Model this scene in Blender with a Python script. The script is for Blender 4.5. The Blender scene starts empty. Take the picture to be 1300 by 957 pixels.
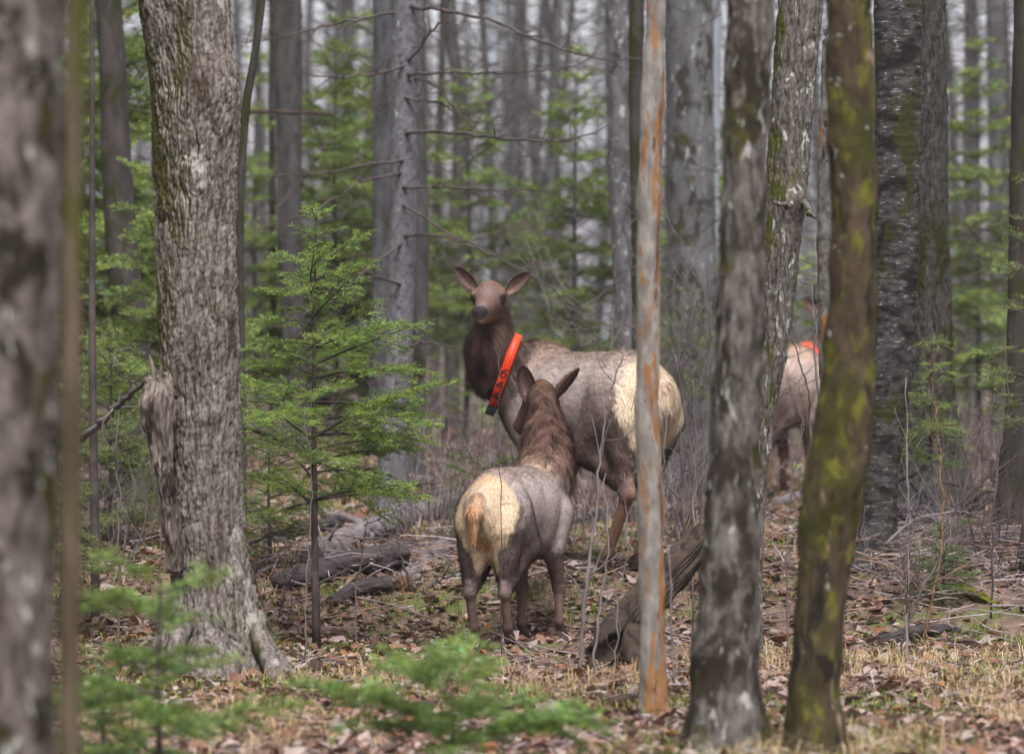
import bpy, math, random
import numpy as np
from mathutils import Vector

random.seed(7)
rng = np.random.default_rng(11)
SC = bpy.context.scene
COL = SC.collection

# ------------------------------------------------------------------ camera, sky, sun, exposure
F = 5100.0                       # focal length in pixels of a 1300 px wide picture
CX, CY = 650.0, 478.5
cam_d = bpy.data.cameras.new('camera')
cam = bpy.data.objects.new('camera', cam_d)
COL.objects.link(cam)
cam.location = (0, 0, 0)
cam.rotation_euler = (math.radians(90), 0, 0)
cam_d.sensor_width = 36.0
cam_d.lens = F * 36.0 / 1300.0
cam_d.clip_start = 0.1
cam_d.clip_end = 2000.0
cam_d.dof.use_dof = True
cam_d.dof.focus_distance = 23.6
cam_d.dof.aperture_fstop = 2.0
cam_d.dof.aperture_blades = 9
SC.camera = cam

SUN_EL, SUN_AZ = math.radians(58), math.radians(172)   # azimuth clockwise from +Y (away from the camera)
world = bpy.data.worlds.new('World')
SC.world = world
world.use_nodes = True
wn = world.node_tree
wn.nodes.clear()
w_sky = wn.nodes.new('ShaderNodeTexSky')
w_sky.sky_type = 'NISHITA'
w_sky.sun_disc = False
w_sky.sun_elevation = SUN_EL
w_sky.sun_rotation = SUN_AZ
w_sky.air_density = 1.0
w_sky.dust_density = 4.0
w_sky.ozone_density = 1.5
w_hsv = wn.nodes.new('ShaderNodeHueSaturation')
w_hsv.inputs['Saturation'].default_value = 0.16        # an even cloud cover
w_tint = wn.nodes.new('ShaderNodeMix')
w_tint.data_type = 'RGBA'
w_tint.blend_type = 'MULTIPLY'
w_tint.inputs[0].default_value = 1.0
w_tint.inputs[7].default_value = (1.0, 0.985, 1.035, 1)
w_bg = wn.nodes.new('ShaderNodeBackground')
w_bg.inputs['Strength'].default_value = 0.09
w_out = wn.nodes.new('ShaderNodeOutputWorld')
wn.links.new(w_sky.outputs[0], w_hsv.inputs['Color'])
wn.links.new(w_hsv.outputs[0], w_tint.inputs[6])
wn.links.new(w_tint.outputs[2], w_bg.inputs['Color'])
wn.links.new(w_bg.outputs[0], w_out.inputs[0])

sun_d = bpy.data.lights.new('sun', 'SUN')
sun_d.energy = 1.5
sun_d.angle = math.radians(24)
sun_d.color = (1.0, 0.985, 0.965)
sun = bpy.data.objects.new('sun', sun_d)
COL.objects.link(sun)
sdir = Vector((math.sin(SUN_AZ) * math.cos(SUN_EL), math.cos(SUN_AZ) * math.cos(SUN_EL), math.sin(SUN_EL)))
sun.rotation_euler = sdir.to_track_quat('Z', 'Y').to_euler()
sun.location = (0, 10, 40)

SC.view_settings.view_transform = 'Standard'
SC.view_settings.look = 'None'
SC.view_settings.exposure = 1.75
SC.view_settings.gamma = 1.0
SC.render.engine = 'CYCLES'
SC.cycles.use_denoising = True
SC.cycles.max_bounces = 6
SC.cycles.diffuse_bounces = 3
SC.cycles.glossy_bounces = 2
SC.cycles.transmission_bounces = 2
SC.cycles.volume_bounces = 1
SC.cycles.transparent_max_bounces = 4

# ------------------------------------------------------------------ helpers
def P(px, py, Y):
    return np.array([(px - CX) * Y / F, Y, (CY - py) * Y / F])

def sr(r, g, b):
    return tuple(((c / 255) / 12.92 if c / 255 <= 0.04045 else ((c / 255 + 0.055) / 1.055) ** 2.4) for c in (r, g, b))

def sstep(a, b, x):
    t = np.clip((x - a) / (b - a), 0, 1)
    return t * t * (3 - 2 * t)

def unit(v):
    v = np.asarray(v, float)
    return v / np.maximum(np.linalg.norm(v, axis=-1, keepdims=True), 1e-9)

def _hash(i, j, k, seed):
    h = (i * 374761393 + j * 668265263 + k * 2147483647 + seed * 1274126177) & 0xFFFFFFFF
    h = ((h ^ (h >> 13)) * 1274126177) & 0xFFFFFFFF
    h = (h ^ (h >> 16)) & 0xFFFFFFFF
    return (h & 0xFFFFFF) / float(0xFFFFFF)

def vnoise(p, seed=0):
    p = np.asarray(p, float)
    i = np.floor(p).astype(np.int64)
    f = p - i
    u = f * f * (3 - 2 * f)
    r = 0
    for dx in (0, 1):
        wx = u[..., 0] if dx else 1 - u[..., 0]
        for dy in (0, 1):
            wy = u[..., 1] if dy else 1 - u[..., 1]
            for dz in (0, 1):
                wz = u[..., 2] if dz else 1 - u[..., 2]
                r = r + wx * wy * wz * _hash(i[..., 0] + dx, i[..., 1] + dy, i[..., 2] + dz, seed)
    return r

def fbm(p, octv=3, seed=0):
    p = np.asarray(p, float)
    r, a, t = 0, 0.5, 0
    for o in range(octv):
        r = r + a * vnoise(p * (2 ** o) + 17.3 * o, seed + o)
        t += a
        a *= 0.5
    return r / t

def make_mesh(name, V, T, C=None, smooth=False, mats=None):
    V = np.asarray(V, np.float32)
    T = np.asarray(T, np.int32)
    k = T.shape[1]
    me = bpy.data.meshes.new(name)
    me.vertices.add(len(V))
    me.vertices.foreach_set('co', V.ravel())
    me.loops.add(T.size)
    me.loops.foreach_set('vertex_index', T.ravel())
    me.polygons.add(len(T))
    me.polygons.foreach_set('loop_start', np.arange(0, T.size, k, dtype=np.int32))
    if smooth:
        me.polygons.foreach_set('use_smooth', np.ones(len(T), bool))
    if C is not None:
        at = me.color_attributes.new('Col', 'FLOAT_COLOR', 'POINT')
        c4 = np.ones((len(V), 4), np.float32)
        c4[:, :3] = C
        at.data.foreach_set('color', c4.ravel())
    me.update(calc_edges=True)
    return me

def link(name, me, mat, parent=None, loc=None):
    o = bpy.data.objects.new(name, me)
    COL.objects.link(o)
    if mat is not None and not me.materials:
        me.materials.append(mat)
    if parent is not None:
        o.parent = parent
    if loc is not None:
        o.location = loc
    return o

def tag(o, label=None, cat=None, group=None, kind=None):
    if label: o['label'] = label
    if cat: o['category'] = cat
    if group: o['group'] = group
    if kind: o['kind'] = kind
    return o

def thing(name, label, cat, loc, group=None, rz=0):
    o = bpy.data.objects.new(name, None)
    o.empty_display_size = 0.2
    COL.objects.link(o)
    o.location = tuple(loc)
    o.rotation_euler = (0, 0, rz)
    return tag(o, label, cat, group)

class Geo:
    """collects triangles (and colours) for ONE mesh"""
    def __init__(s):
        s.V, s.T, s.C, s.n = [], [], [], 0
    def add(s, V, T, C=None):
        V = np.asarray(V, float).reshape(-1, 3)
        s.V.append(V)
        s.T.append(np.asarray(T, int).reshape(-1, 3) + s.n)
        if C is not None:
            C = np.asarray(C, float)
            s.C.append(np.broadcast_to(C, (len(V), 3)))
        s.n += len(V)
    def build(s, name, mat, parent=None, loc=(0, 0, 0), smooth=False):
        V = np.concatenate(s.V) - np.asarray(loc)
        me = make_mesh(name, V, np.concatenate(s.T), np.concatenate(s.C) if s.C else None, smooth)
        o = link(name, me, mat, parent)
        if parent is None:
            o.location = tuple(loc)
        return o

def tube(pts, rad, n=8, cap=True, disp=None):
    """swept tube along pts with radii; returns V, T"""
    pts = np.asarray(pts, float)
    m = len(pts)
    rad = np.broadcast_to(np.asarray(rad, float), (m,))
    d = np.gradient(pts, axis=0)
    d = unit(d)
    ref = np.array([0.0, 1.0, 0.0]) if abs(d[0][1]) < 0.8 else np.array([1.0, 0, 0])
    a = unit(np.cross(d, ref))
    b = np.cross(d, a)
    th = np.arange(n) * 2 * math.pi / n
    ring = (np.cos(th)[None, :, None] * a[:, None] + np.sin(th)[None, :, None] * b[:, None])
    R = np.repeat(rad[:, None], n, 1)
    if disp is not None:
        s = np.concatenate([[0], np.cumsum(np.linalg.norm(np.diff(pts, axis=0), axis=1))])
        R = R + disp(th[None, :] + 0 * R, s[:, None] + 0 * R, R)
    V = pts[:, None] + ring * R[:, :, None]
    V = V.reshape(-1, 3)
    i = np.arange(m - 1)[:, None] * n
    j = np.arange(n)[None, :]
    j2 = (j + 1) % n
    q = np.stack([i + j, i + j2, i + n + j2, i + n + j], -1).reshape(-1, 4)
    T = np.concatenate([q[:, [0, 2, 1]], q[:, [0, 3, 2]]])
    if cap:
        V = np.concatenate([V, pts[:1], pts[-1:]])
        c0, c1 = m * n, m * n + 1
        jj = np.arange(n)
        T = np.concatenate([T, np.stack([np.full(n, c0), jj, (jj + 1) % n], -1),
                            np.stack([np.full(n, c1), (m - 1) * n + (jj + 1) % n, (m - 1) * n + jj], -1)])
    return V, T

def prisms(A, B, ra, rb, n=3):
    """many thin tapered sticks at once"""
    A, B = np.asarray(A, float), np.asarray(B, float)
    m = len(A)
    ra = np.broadcast_to(ra, (m,)); rb = np.broadcast_to(rb, (m,))
    d = unit(B - A)
    ref = np.where(np.abs(d[:, 2:3]) < 0.8, np.array([[0, 0, 1.0]]), np.array([[1.0, 0, 0]]))
    a = unit(np.cross(d, ref))
    b = np.cross(d, a)
    V = []
    for k in range(n):
        t = 2 * math.pi * k / n
        o = math.cos(t) * a + math.sin(t) * b
        V.append(A + o * ra[:, None])
        V.append(B + o * rb[:, None])
    V = np.stack(V, 1)
    T = []
    for k in range(n):
        k2 = (k + 1) % n
        T += [[2 * k, 2 * k2, 2 * k2 + 1], [2 * k, 2 * k2 + 1, 2 * k + 1]]
    T = np.array(T)[None] + (np.arange(m) * 2 * n)[:, None, None]
    return V.reshape(-1, 3), T.reshape(-1, 3)

def spline(pts, n):
    """Catmull-Rom through pts, n samples per span"""
    p = np.asarray(pts, float)
    if len(p) == 2:
        t = np.linspace(0, 1, n + 1)[:, None]
        return p[0] * (1 - t) + p[1] * t
    q = np.concatenate([[2 * p[0] - p[1]], p, [2 * p[-1] - p[-2]]])
    out = []
    for i in range(1, len(q) - 2):
        t = np.linspace(0, 1, n, endpoint=False)[:, None]
        out.append(0.5 * (2 * q[i] + (q[i + 1] - q[i - 1]) * t + (2 * q[i - 1] - 5 * q[i] + 4 * q[i + 1] - q[i + 2]) * t ** 2
                          + (3 * q[i] - q[i - 1] - 3 * q[i + 1] + q[i + 2]) * t ** 3))
    return np.concatenate(out + [q[-2:-1]])

# ------------------------------------------------------------------ terrain height
_py = np.array([-60, 5, 12, 17, 21.5, 24.7, 25.3, 25.85, 28, 32, 36, 45, 60, 90, 150, 600.0])
_pz = np.array([-1.5, -1.55, -1.60, -1.63, -1.61, -1.61, -1.42, -1.26, -1.15, -1.08, -1.05, -0.92, -0.75, -0.35, 0.2, 2.0])

def ground(x, y, fine=True):
    x = np.asarray(x, float); y = np.asarray(y, float)
    z = np.interp(y, _py, _pz)
    z = z + 0.34 * sstep(0.2, -1.6, x) * sstep(26.5, 36, y)
    z = z + 0.10 * sstep(2.0, 3.6, x) * sstep(25.5, 28, y) * sstep(40, 32, y)
    if fine:
        p = np.stack([x, y, 0 * x], -1)
        z = z + 0.07 * (fbm(p * 0.9, 3, 5) - 0.5) + 0.05 * (fbm(p * 4.5, 2, 9) - 0.5)
    return z

def gz(x, y):
    return float(ground(np.array([x]), np.array([y]))[0])

# ------------------------------------------------------------------ materials
def new_mat(name):
    m = bpy.data.materials.new(name)
    m.use_nodes = True
    nt = m.node_tree
    nt.nodes.clear()
    out = nt.nodes.new('ShaderNodeOutputMaterial')
    bs = nt.nodes.new('ShaderNodeBsdfPrincipled')
    nt.links.new(bs.outputs[0], out.inputs['Surface'])
    return m, nt, bs

def n_noise(nt, vec, scale, detail=4, rough=0.55, dist=0.0):
    mp = nt.nodes.new('ShaderNodeMapping')
    mp.inputs['Scale'].default_value = scale if hasattr(scale, '__len__') else (scale,) * 3
    mp.inputs['Location'].default_value = (random.uniform(-20, 20), random.uniform(-20, 20), random.uniform(-20, 20))
    nt.links.new(vec, mp.inputs['Vector'])
    nz = nt.nodes.new('ShaderNodeTexNoise')
    nz.inputs['Scale'].default_value = 1.0
    nz.inputs['Detail'].default_value = detail
    nz.inputs['Roughness'].default_value = rough
    nz.inputs['Distortion'].default_value = dist
    nt.links.new(mp.outputs[0], nz.inputs['Vector'])
    return nz.outputs['Fac']

def n_range(nt, val, a, b):
    r = nt.nodes.new('ShaderNodeMapRange')
    r.interpolation_type = 'SMOOTHSTEP'
    r.inputs['From Min'].default_value = a
    r.inputs['From Max'].default_value = b
    nt.links.new(val, r.inputs['Value'])
    return r.outputs[0]

def n_mix(nt, fac, c1, c2):
    mx = nt.nodes.new('ShaderNodeMix')
    mx.data_type = 'RGBA'
    nt.links.new(fac, mx.inputs[0])
    for k, c in ((6, c1), (7, c2)):
        if isinstance(c, tuple):
            mx.inputs[k].default_value = (*c, 1)
        else:
            nt.links.new(c, mx.inputs[k])
    return mx.outputs[2]

def bark(name, c1, c2, stretch=(14, 14, 3), patches=(), bump=0.4, rough=0.9, bump_scale=(90, 90, 25), tone=0.62):
    """c1/c2 the two tones of the bark; patches: (colour, noise scale, threshold, softness[, side vector, weight])"""
    m, nt, bs = new_mat(name)
    dk = lambda c: tuple(v * t_ * (tone * .66 if c[1] < .12 else (tone * .9 if c[1] < .3 else .64)) for v, t_ in zip(c, (.985, 1.03, .955)))
    c1, c2 = dk(c1), dk(c2)
    patches = [(dk(q[0]),) + tuple(q[1:]) for q in patches]
    tc = nt.nodes.new('ShaderNodeTexCoord').outputs['Object']
    col = n_mix(nt, n_range(nt, n_noise(nt, tc, stretch, 5, 0.65), 0.32, 0.68), c1, c2)
    for pt in patches:
        c, s, thr, soft = pt[:4]
        v = n_noise(nt, tc, s, 5, 0.62, 0.4)
        if len(pt) > 4:
            g = nt.nodes.new('ShaderNodeNewGeometry')
            dt = nt.nodes.new('ShaderNodeVectorMath'); dt.operation = 'DOT_PRODUCT'
            nt.links.new(g.outputs['Normal'], dt.inputs[0])
            dt.inputs[1].default_value = pt[4]
            ma = nt.nodes.new('ShaderNodeMath'); ma.operation = 'MULTIPLY_ADD'
            nt.links.new(dt.outputs['Value'], ma.inputs[0])
            ma.inputs[1].default_value = pt[5]
            nt.links.new(v, ma.inputs[2])
            v = ma.outputs[0]
        col = n_mix(nt, n_range(nt, v, thr, thr + soft), col, c)
    nt.links.new(col, bs.inputs['Base Color'])
    bs.inputs['Roughness'].default_value = rough
    bs.inputs['Specular IOR Level'].default_value = 0.25
    bp = nt.nodes.new('ShaderNodeBump')
    bp.inputs['Strength'].default_value = bump
    bp.inputs['Distance'].default_value = 0.01
    nt.links.new(n_noise(nt, tc, bump_scale, 5, 0.7), bp.inputs['Height'])
    nt.links.new(bp.outputs[0], bs.inputs['Normal'])
    return m

def attr_mat(name, rough=0.8, spec=0.2, translucent=0.0, scale=None, amt=0.0):
    m, nt, bs = new_mat(name)
    a = nt.nodes.new('ShaderNodeAttribute'); a.attribute_name = 'Col'
    col = a.outputs['Color']
    if scale:
        tc = nt.nodes.new('ShaderNodeTexCoord').outputs['Object']
        f = n_range(nt, n_noise(nt, tc, scale, 4), 0.3, 0.7)
        h = nt.nodes.new('ShaderNodeHueSaturation')
        nt.links.new(col, h.inputs['Color'])
        mm = nt.nodes.new('ShaderNodeMapRange')
        mm.inputs['To Min'].default_value = 1 - amt
        mm.inputs['To Max'].default_value = 1 + amt
        nt.links.new(f, mm.inputs['Value'])
        nt.links.new(mm.outputs[0], h.inputs['Value'])
        col = h.outputs[0]
    nt.links.new(col, bs.inputs['Base Color'])
    bs.inputs['Roughness'].default_value = rough
    bs.inputs['Specular IOR Level'].default_value = spec
    if translucent:
        tr = nt.nodes.new('ShaderNodeBsdfTranslucent')
        nt.links.new(col, tr.inputs['Color'])
        mx = nt.nodes.new('ShaderNodeMixShader')
        mx.inputs[0].default_value = translucent
        nt.links.new(bs.outputs[0], mx.inputs[1])
        nt.links.new(tr.outputs[0], mx.inputs[2])
        out = [n for n in nt.nodes if n.type == 'OUTPUT_MATERIAL'][0]
        nt.links.new(mx.outputs[0], out.inputs['Surface'])
    return m

def plain(name, c, rough=0.5, spec=0.5, c2=None, s=40):
    m, nt, bs = new_mat(name)
    tc = nt.nodes.new('ShaderNodeTexCoord').outputs['Object']
    c2 = c2 or tuple(x * 0.8 for x in c)
    nt.links.new(n_mix(nt, n_noise(nt, tc, s), c, c2), bs.inputs['Base Color'])
    bs.inputs['Roughness'].default_value = rough
    bs.inputs['Specular IOR Level'].default_value = spec
    return m

MOSS = sr(92, 92, 28)
MOSS_D = sr(62, 62, 26)
LICH = sr(190, 188, 190)
M = {}
M['maple'] = bark('bark_furrowed_grey', sr(92, 78, 72), sr(160, 148, 144), (46, 46, 9),
                  [(sr(84, 66, 54), (2.5, 2.5, 1.3), 0.54, 0.12), (sr(176, 166, 164), (7, 7, 5), 0.60, 0.12, (0.8, -0.5, 0), 0.06),
                   (sr(84, 80, 36), (3.0, 3.0, 1.1), 0.60, 0.10, (-1, 0, 0), 0.17)], 0.5)
M['near_lichen'] = bark('bark_lichen_patched', sr(88, 76, 72), sr(142, 128, 126), (22, 22, 8),
                        [(sr(56, 48, 32), (8, 8, 5), 0.50, 0.07), (sr(188, 182, 182), (16, 16, 9), 0.585, 0.07), (sr(80, 74, 34), (5, 5, 3), 0.60, 0.06)], 0.4, tone=.66)
M['sapling_olive'] = bark('bark_olive_sapling', sr(98, 82, 66), sr(120, 102, 88), (20, 20, 4), [(sr(96, 94, 40), (8, 8, 1.5), 0.5, 0.12)], 0.3)
M['dark_moss'] = bark('bark_dark_mossy', sr(70, 62, 62), sr(100, 90, 90), (16, 16, 4), [(MOSS_D, (5, 5, 2), 0.5, 0.12, (-1, 0, 0), 0.1)], 0.4)
M['spruce'] = bark('bark_spruce_scaly', sr(108, 102, 112), sr(138, 133, 143), (26, 26, 18),
                   [(sr(86, 78, 84), (30, 30, 24), 0.58, 0.06), (sr(178, 180, 184), (22, 22, 16), 0.63, 0.05)], 0.5)
M['grey_far'] = bark('bark_grey_far', sr(98, 95, 102), sr(130, 127, 134), (9, 9, 3), [(sr(84, 76, 80), (5, 5, 2), 0.54, 0.1), (sr(78, 80, 50), (4, 4, 2), 0.6, 0.1)], 0.3, tone=.5)
M['grey_far2'] = bark('bark_brown_far', sr(86, 80, 82), sr(112, 106, 108), (9, 9, 3), [(MOSS_D, (4, 4, 2), 0.56, 0.1)], 0.3, tone=.52)
M['grey_pale'] = bark('bark_pale_far', sr(150, 152, 164), sr(178, 182, 194), (9, 9, 2), [(sr(120, 116, 124), (5, 5, 2), 0.56, 0.1)], 0.3)
M['mottled'] = bark('bark_mottled_grey', sr(100, 94, 100), sr(132, 126, 132), (14, 14, 6),
                    [(sr(184, 184, 192), (13, 13, 9), 0.58, 0.07), (sr(72, 64, 62), (9, 9, 6), 0.60, 0.06)], 0.4)
M['big_grey'] = bark('bark_big_grey', sr(104, 101, 106), sr(134, 130, 136), (10, 10, 3), [(sr(74, 70, 62), (8, 8, 4), 0.50, 0.10), (sr(86, 84, 46), (3, 3, 2), 0.56, 0.1), (sr(176, 174, 178), (16, 16, 6), 0.60, 0.06)], 0.4, tone=.58)
M['peeling'] = bark('bark_peeling_pole', sr(180, 170, 166), sr(140, 130, 130), (16, 16, 7),
                    [(sr(182, 128, 86), (24, 24, 3.4), 0.54, 0.06, (1, -0.25, 0), 0.07), (sr(120, 96, 84), (22, 22, 6), 0.64, 0.05), (sr(140, 92, 60), (30, 30, 3.5), 0.63, 0.06, (1, -0.25, 0), 0.08)], 0.35)
M['lichen_trunk'] = bark('bark_grey_lichen', sr(78, 68, 64), sr(138, 128, 126), (24, 24, 8),
                         [(sr(64, 54, 42), (6, 6, 3), 0.48, 0.09), (sr(170, 165, 164), (18, 18, 7), 0.59, 0.08), (sr(88, 84, 34), (3.2, 3.2, 2.2), 0.57, 0.07)], 0.4, tone=.58)
M['leaning'] = bark('bark_leaning_mossy', sr(84, 74, 70), sr(136, 126, 124), (46, 46, 9),
                    [(sr(188, 184, 182), (20, 20, 9), 0.605, 0.06, (0.9, -0.4, 0), 0.05), (sr(92, 90, 30), (6, 6, 3), 0.53, 0.10, (-1, 0, 0), 0.14)], 0.5)
M['mossy'] = bark('bark_mossy_near', sr(70, 56, 42), sr(110, 92, 74), (22, 22, 5),
                  [(sr(78, 74, 28), (3.4, 3.4, 1.8), 0.43, 0.14), (sr(112, 108, 34), (13, 13, 7), 0.51, 0.18), (sr(52, 42, 32), (9, 9, 3), 0.58, 0.06), (sr(160, 136, 118), (11, 11, 2.2), 0.63, 0.04), (sr(178, 172, 172), (14, 14, 9), 0.67, 0.03)], 0.5)
M['birch'] = bark('bark_birch_curling', sr(66, 60, 58), sr(112, 106, 106), (14, 14, 30),
                  [(sr(182, 178, 178), (18, 18, 80), 0.60, 0.06), (sr(50, 43, 38), (5, 5, 7), 0.48, 0.14), (sr(84, 80, 34), (4, 4, 3), 0.54, 0.08)], 0.6, bump_scale=(30, 30, 120), tone=.46)
M['snag'] = bark('bark_birch_snag', sr(150, 142, 140), sr(96, 86, 82), (20, 20, 14),
                 [(sr(170, 112, 62), (9, 9, 3.5), 0.57, 0.05), (sr(66, 52, 44), (14, 14, 10), 0.61, 0.05)], 0.6)
M['dark_ridged'] = bark('bark_dark_ridged', sr(70, 62, 58), sr(118, 110, 108), (46, 46, 8),
                        [(sr(150, 144, 142), (26, 26, 3.5), 0.63, 0.06), (sr(80, 74, 30), (4, 4, 1.4), 0.50, 0.1)], 0.5, tone=.46)
M['edge_moss'] = bark('bark_right_edge', sr(66, 58, 54), sr(92, 84, 78), (12, 12, 3), [(sr(76, 72, 30), (5, 5, 2.5), 0.52, 0.1)], 0.4)
M['deadwood'] = bark('wood_dead_grey', sr(92, 78, 74), sr(158, 142, 136), (40, 40, 6), [(sr(66, 52, 46), (12, 12, 5), 0.54, 0.08), (sr(182, 164, 154), (18, 18, 3), 0.6, 0.06), (MOSS_D, (6, 6, 6), .62, .08)], 0.6, bump_scale=(120, 120, 20))
M['log'] = bark('bark_fallen_log', sr(112, 98, 102), sr(158, 146, 150), (9, 9, 9), [(sr(74, 62, 62), (7, 7, 7), 0.56, 0.07), (sr(186, 178, 182), (12, 12, 12), 0.64, 0.06), (MOSS, (5, 5, 5), 0.69, 0.05)], 0.6)
M['log_dark'] = bark('bark_dark_log', sr(74, 64, 66), sr(108, 96, 98), (9, 9, 9), [(sr(140, 130, 134), (12, 12, 12), 0.64, 0.08)], 0.6)
M['moss_log'] = bark('moss_cover', sr(112, 112, 30), sr(138, 132, 44), (12, 12, 12), [(sr(84, 72, 50), (9, 9, 9), 0.6, 0.08)], 0.8)
M['rot'] = bark('wood_orange_rot', sr(164, 124, 92), sr(122, 86, 62), (30, 30, 30), [(sr(70, 46, 34), (25, 25, 25), 0.58, 0.06)], 0.8)
M['stump'] = bark('wood_weathered_root', sr(82, 66, 58), sr(106, 88, 78), (12, 12, 5), [(sr(62, 48, 42), (14, 14, 5), 0.52, 0.08), (MOSS, (4, 4, 4), 0.66, 0.06)], 0.7)
M['twig'] = bark('twig_grey', sr(112, 100, 102), sr(146, 136, 138), (6, 6, 6), (), 0.2)
M['twig_d'] = bark('twig_dark', sr(86, 74, 74), sr(112, 98, 98), (6, 6, 6), (), 0.2)
M['needle'] = attr_mat('fir_needles', 0.55, 0.3, 0.38)
M['leafmat'] = attr_mat('leaf_litter', 0.75, 0.2, 0.12)
M['grassmat'] = attr_mat('grass_blades', 0.7, 0.2, 0.2)
M['twigmat'] = attr_mat('litter_twigs', 0.85, 0.2)
M['coat'] = attr_mat('elk_coat', 0.75, 0.15, 0.0, 60, 0.18)
M['eye'] = plain('eye_gloss', (0.006, 0.004, 0.004), 0.08, 0.6)
M['collar'] = plain('collar_orange', sr(232, 66, 20), 0.5, 0.4, sr(205, 52, 18))
M['black'] = plain('box_black', sr(24, 28, 38), 0.45, 0.5)
M['hoof'] = plain('hoof_black', sr(36, 30, 28), 0.5, 0.4)

# ------------------------------------------------------------------ ground sheet
def axis(lo, hi, f0, f1, fine, grow=1.22):
    a = list(np.arange(f0, f1 + 1e-6, fine))
    s, v = fine, f1
    while v < hi:
        s *= grow; v += s; a.append(min(v, hi))
    s, v, b = fine, f0, []
    while v > lo:
        s *= grow; v -= s; b.append(max(v, lo))
    return np.array(sorted(set(b)) + a)

gx = axis(-260, 260, -5.5, 5.5, 0.05)
gy = axis(-60, 600, 15.5, 34, 0.06)
GX, GY = np.meshgrid(gx, gy)
GZ = ground(GX, GY)
V = np.stack([GX, GY, GZ], -1).reshape(-1, 3)
nx, ny = len(gx), len(gy)
i = (np.arange(ny - 1)[:, None] * nx + np.arange(nx - 1)[None]).ravel()
Q = np.stack([i, i + 1, i + nx + 1, i + nx], -1)
gm, gnt, gbs = new_mat('forest_floor')
gtc = gnt.nodes.new('ShaderNodeTexCoord').outputs['Object']
gc = n_mix(gnt, n_range(gnt, n_noise(gnt, gtc, 9, 6, 0.7), 0.35, 0.65), sr(70, 52, 44), sr(112, 90, 78))
gc = n_mix(gnt, n_range(gnt, n_noise(gnt, gtc, 26, 5, 0.7), 0.5, 0.62), gc, sr(128, 106, 92))
gc = n_mix(gnt, n_range(gnt, n_noise(gnt, gtc, 2.2, 5), 0.52, 0.64), gc, sr(84, 88, 42))
gnt.links.new(gc, gbs.inputs['Base Color'])
gbs.inputs['Roughness'].default_value = 0.95
gb = gnt.nodes.new('ShaderNodeBump'); gb.inputs['Strength'].default_value = 0.8; gb.inputs['Distance'].default_value = 0.03
gnt.links.new(n_noise(gnt, gtc, 30, 6, 0.7), gb.inputs['Height'])
gnt.links.new(gb.outputs[0], gbs.inputs['Normal'])
g_o = link('ground', make_mesh('ground', V, Q, None, True), gm)
tag(g_o, 'leaf-strewn brown forest floor rising gently away', None, None, 'structure')
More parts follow.
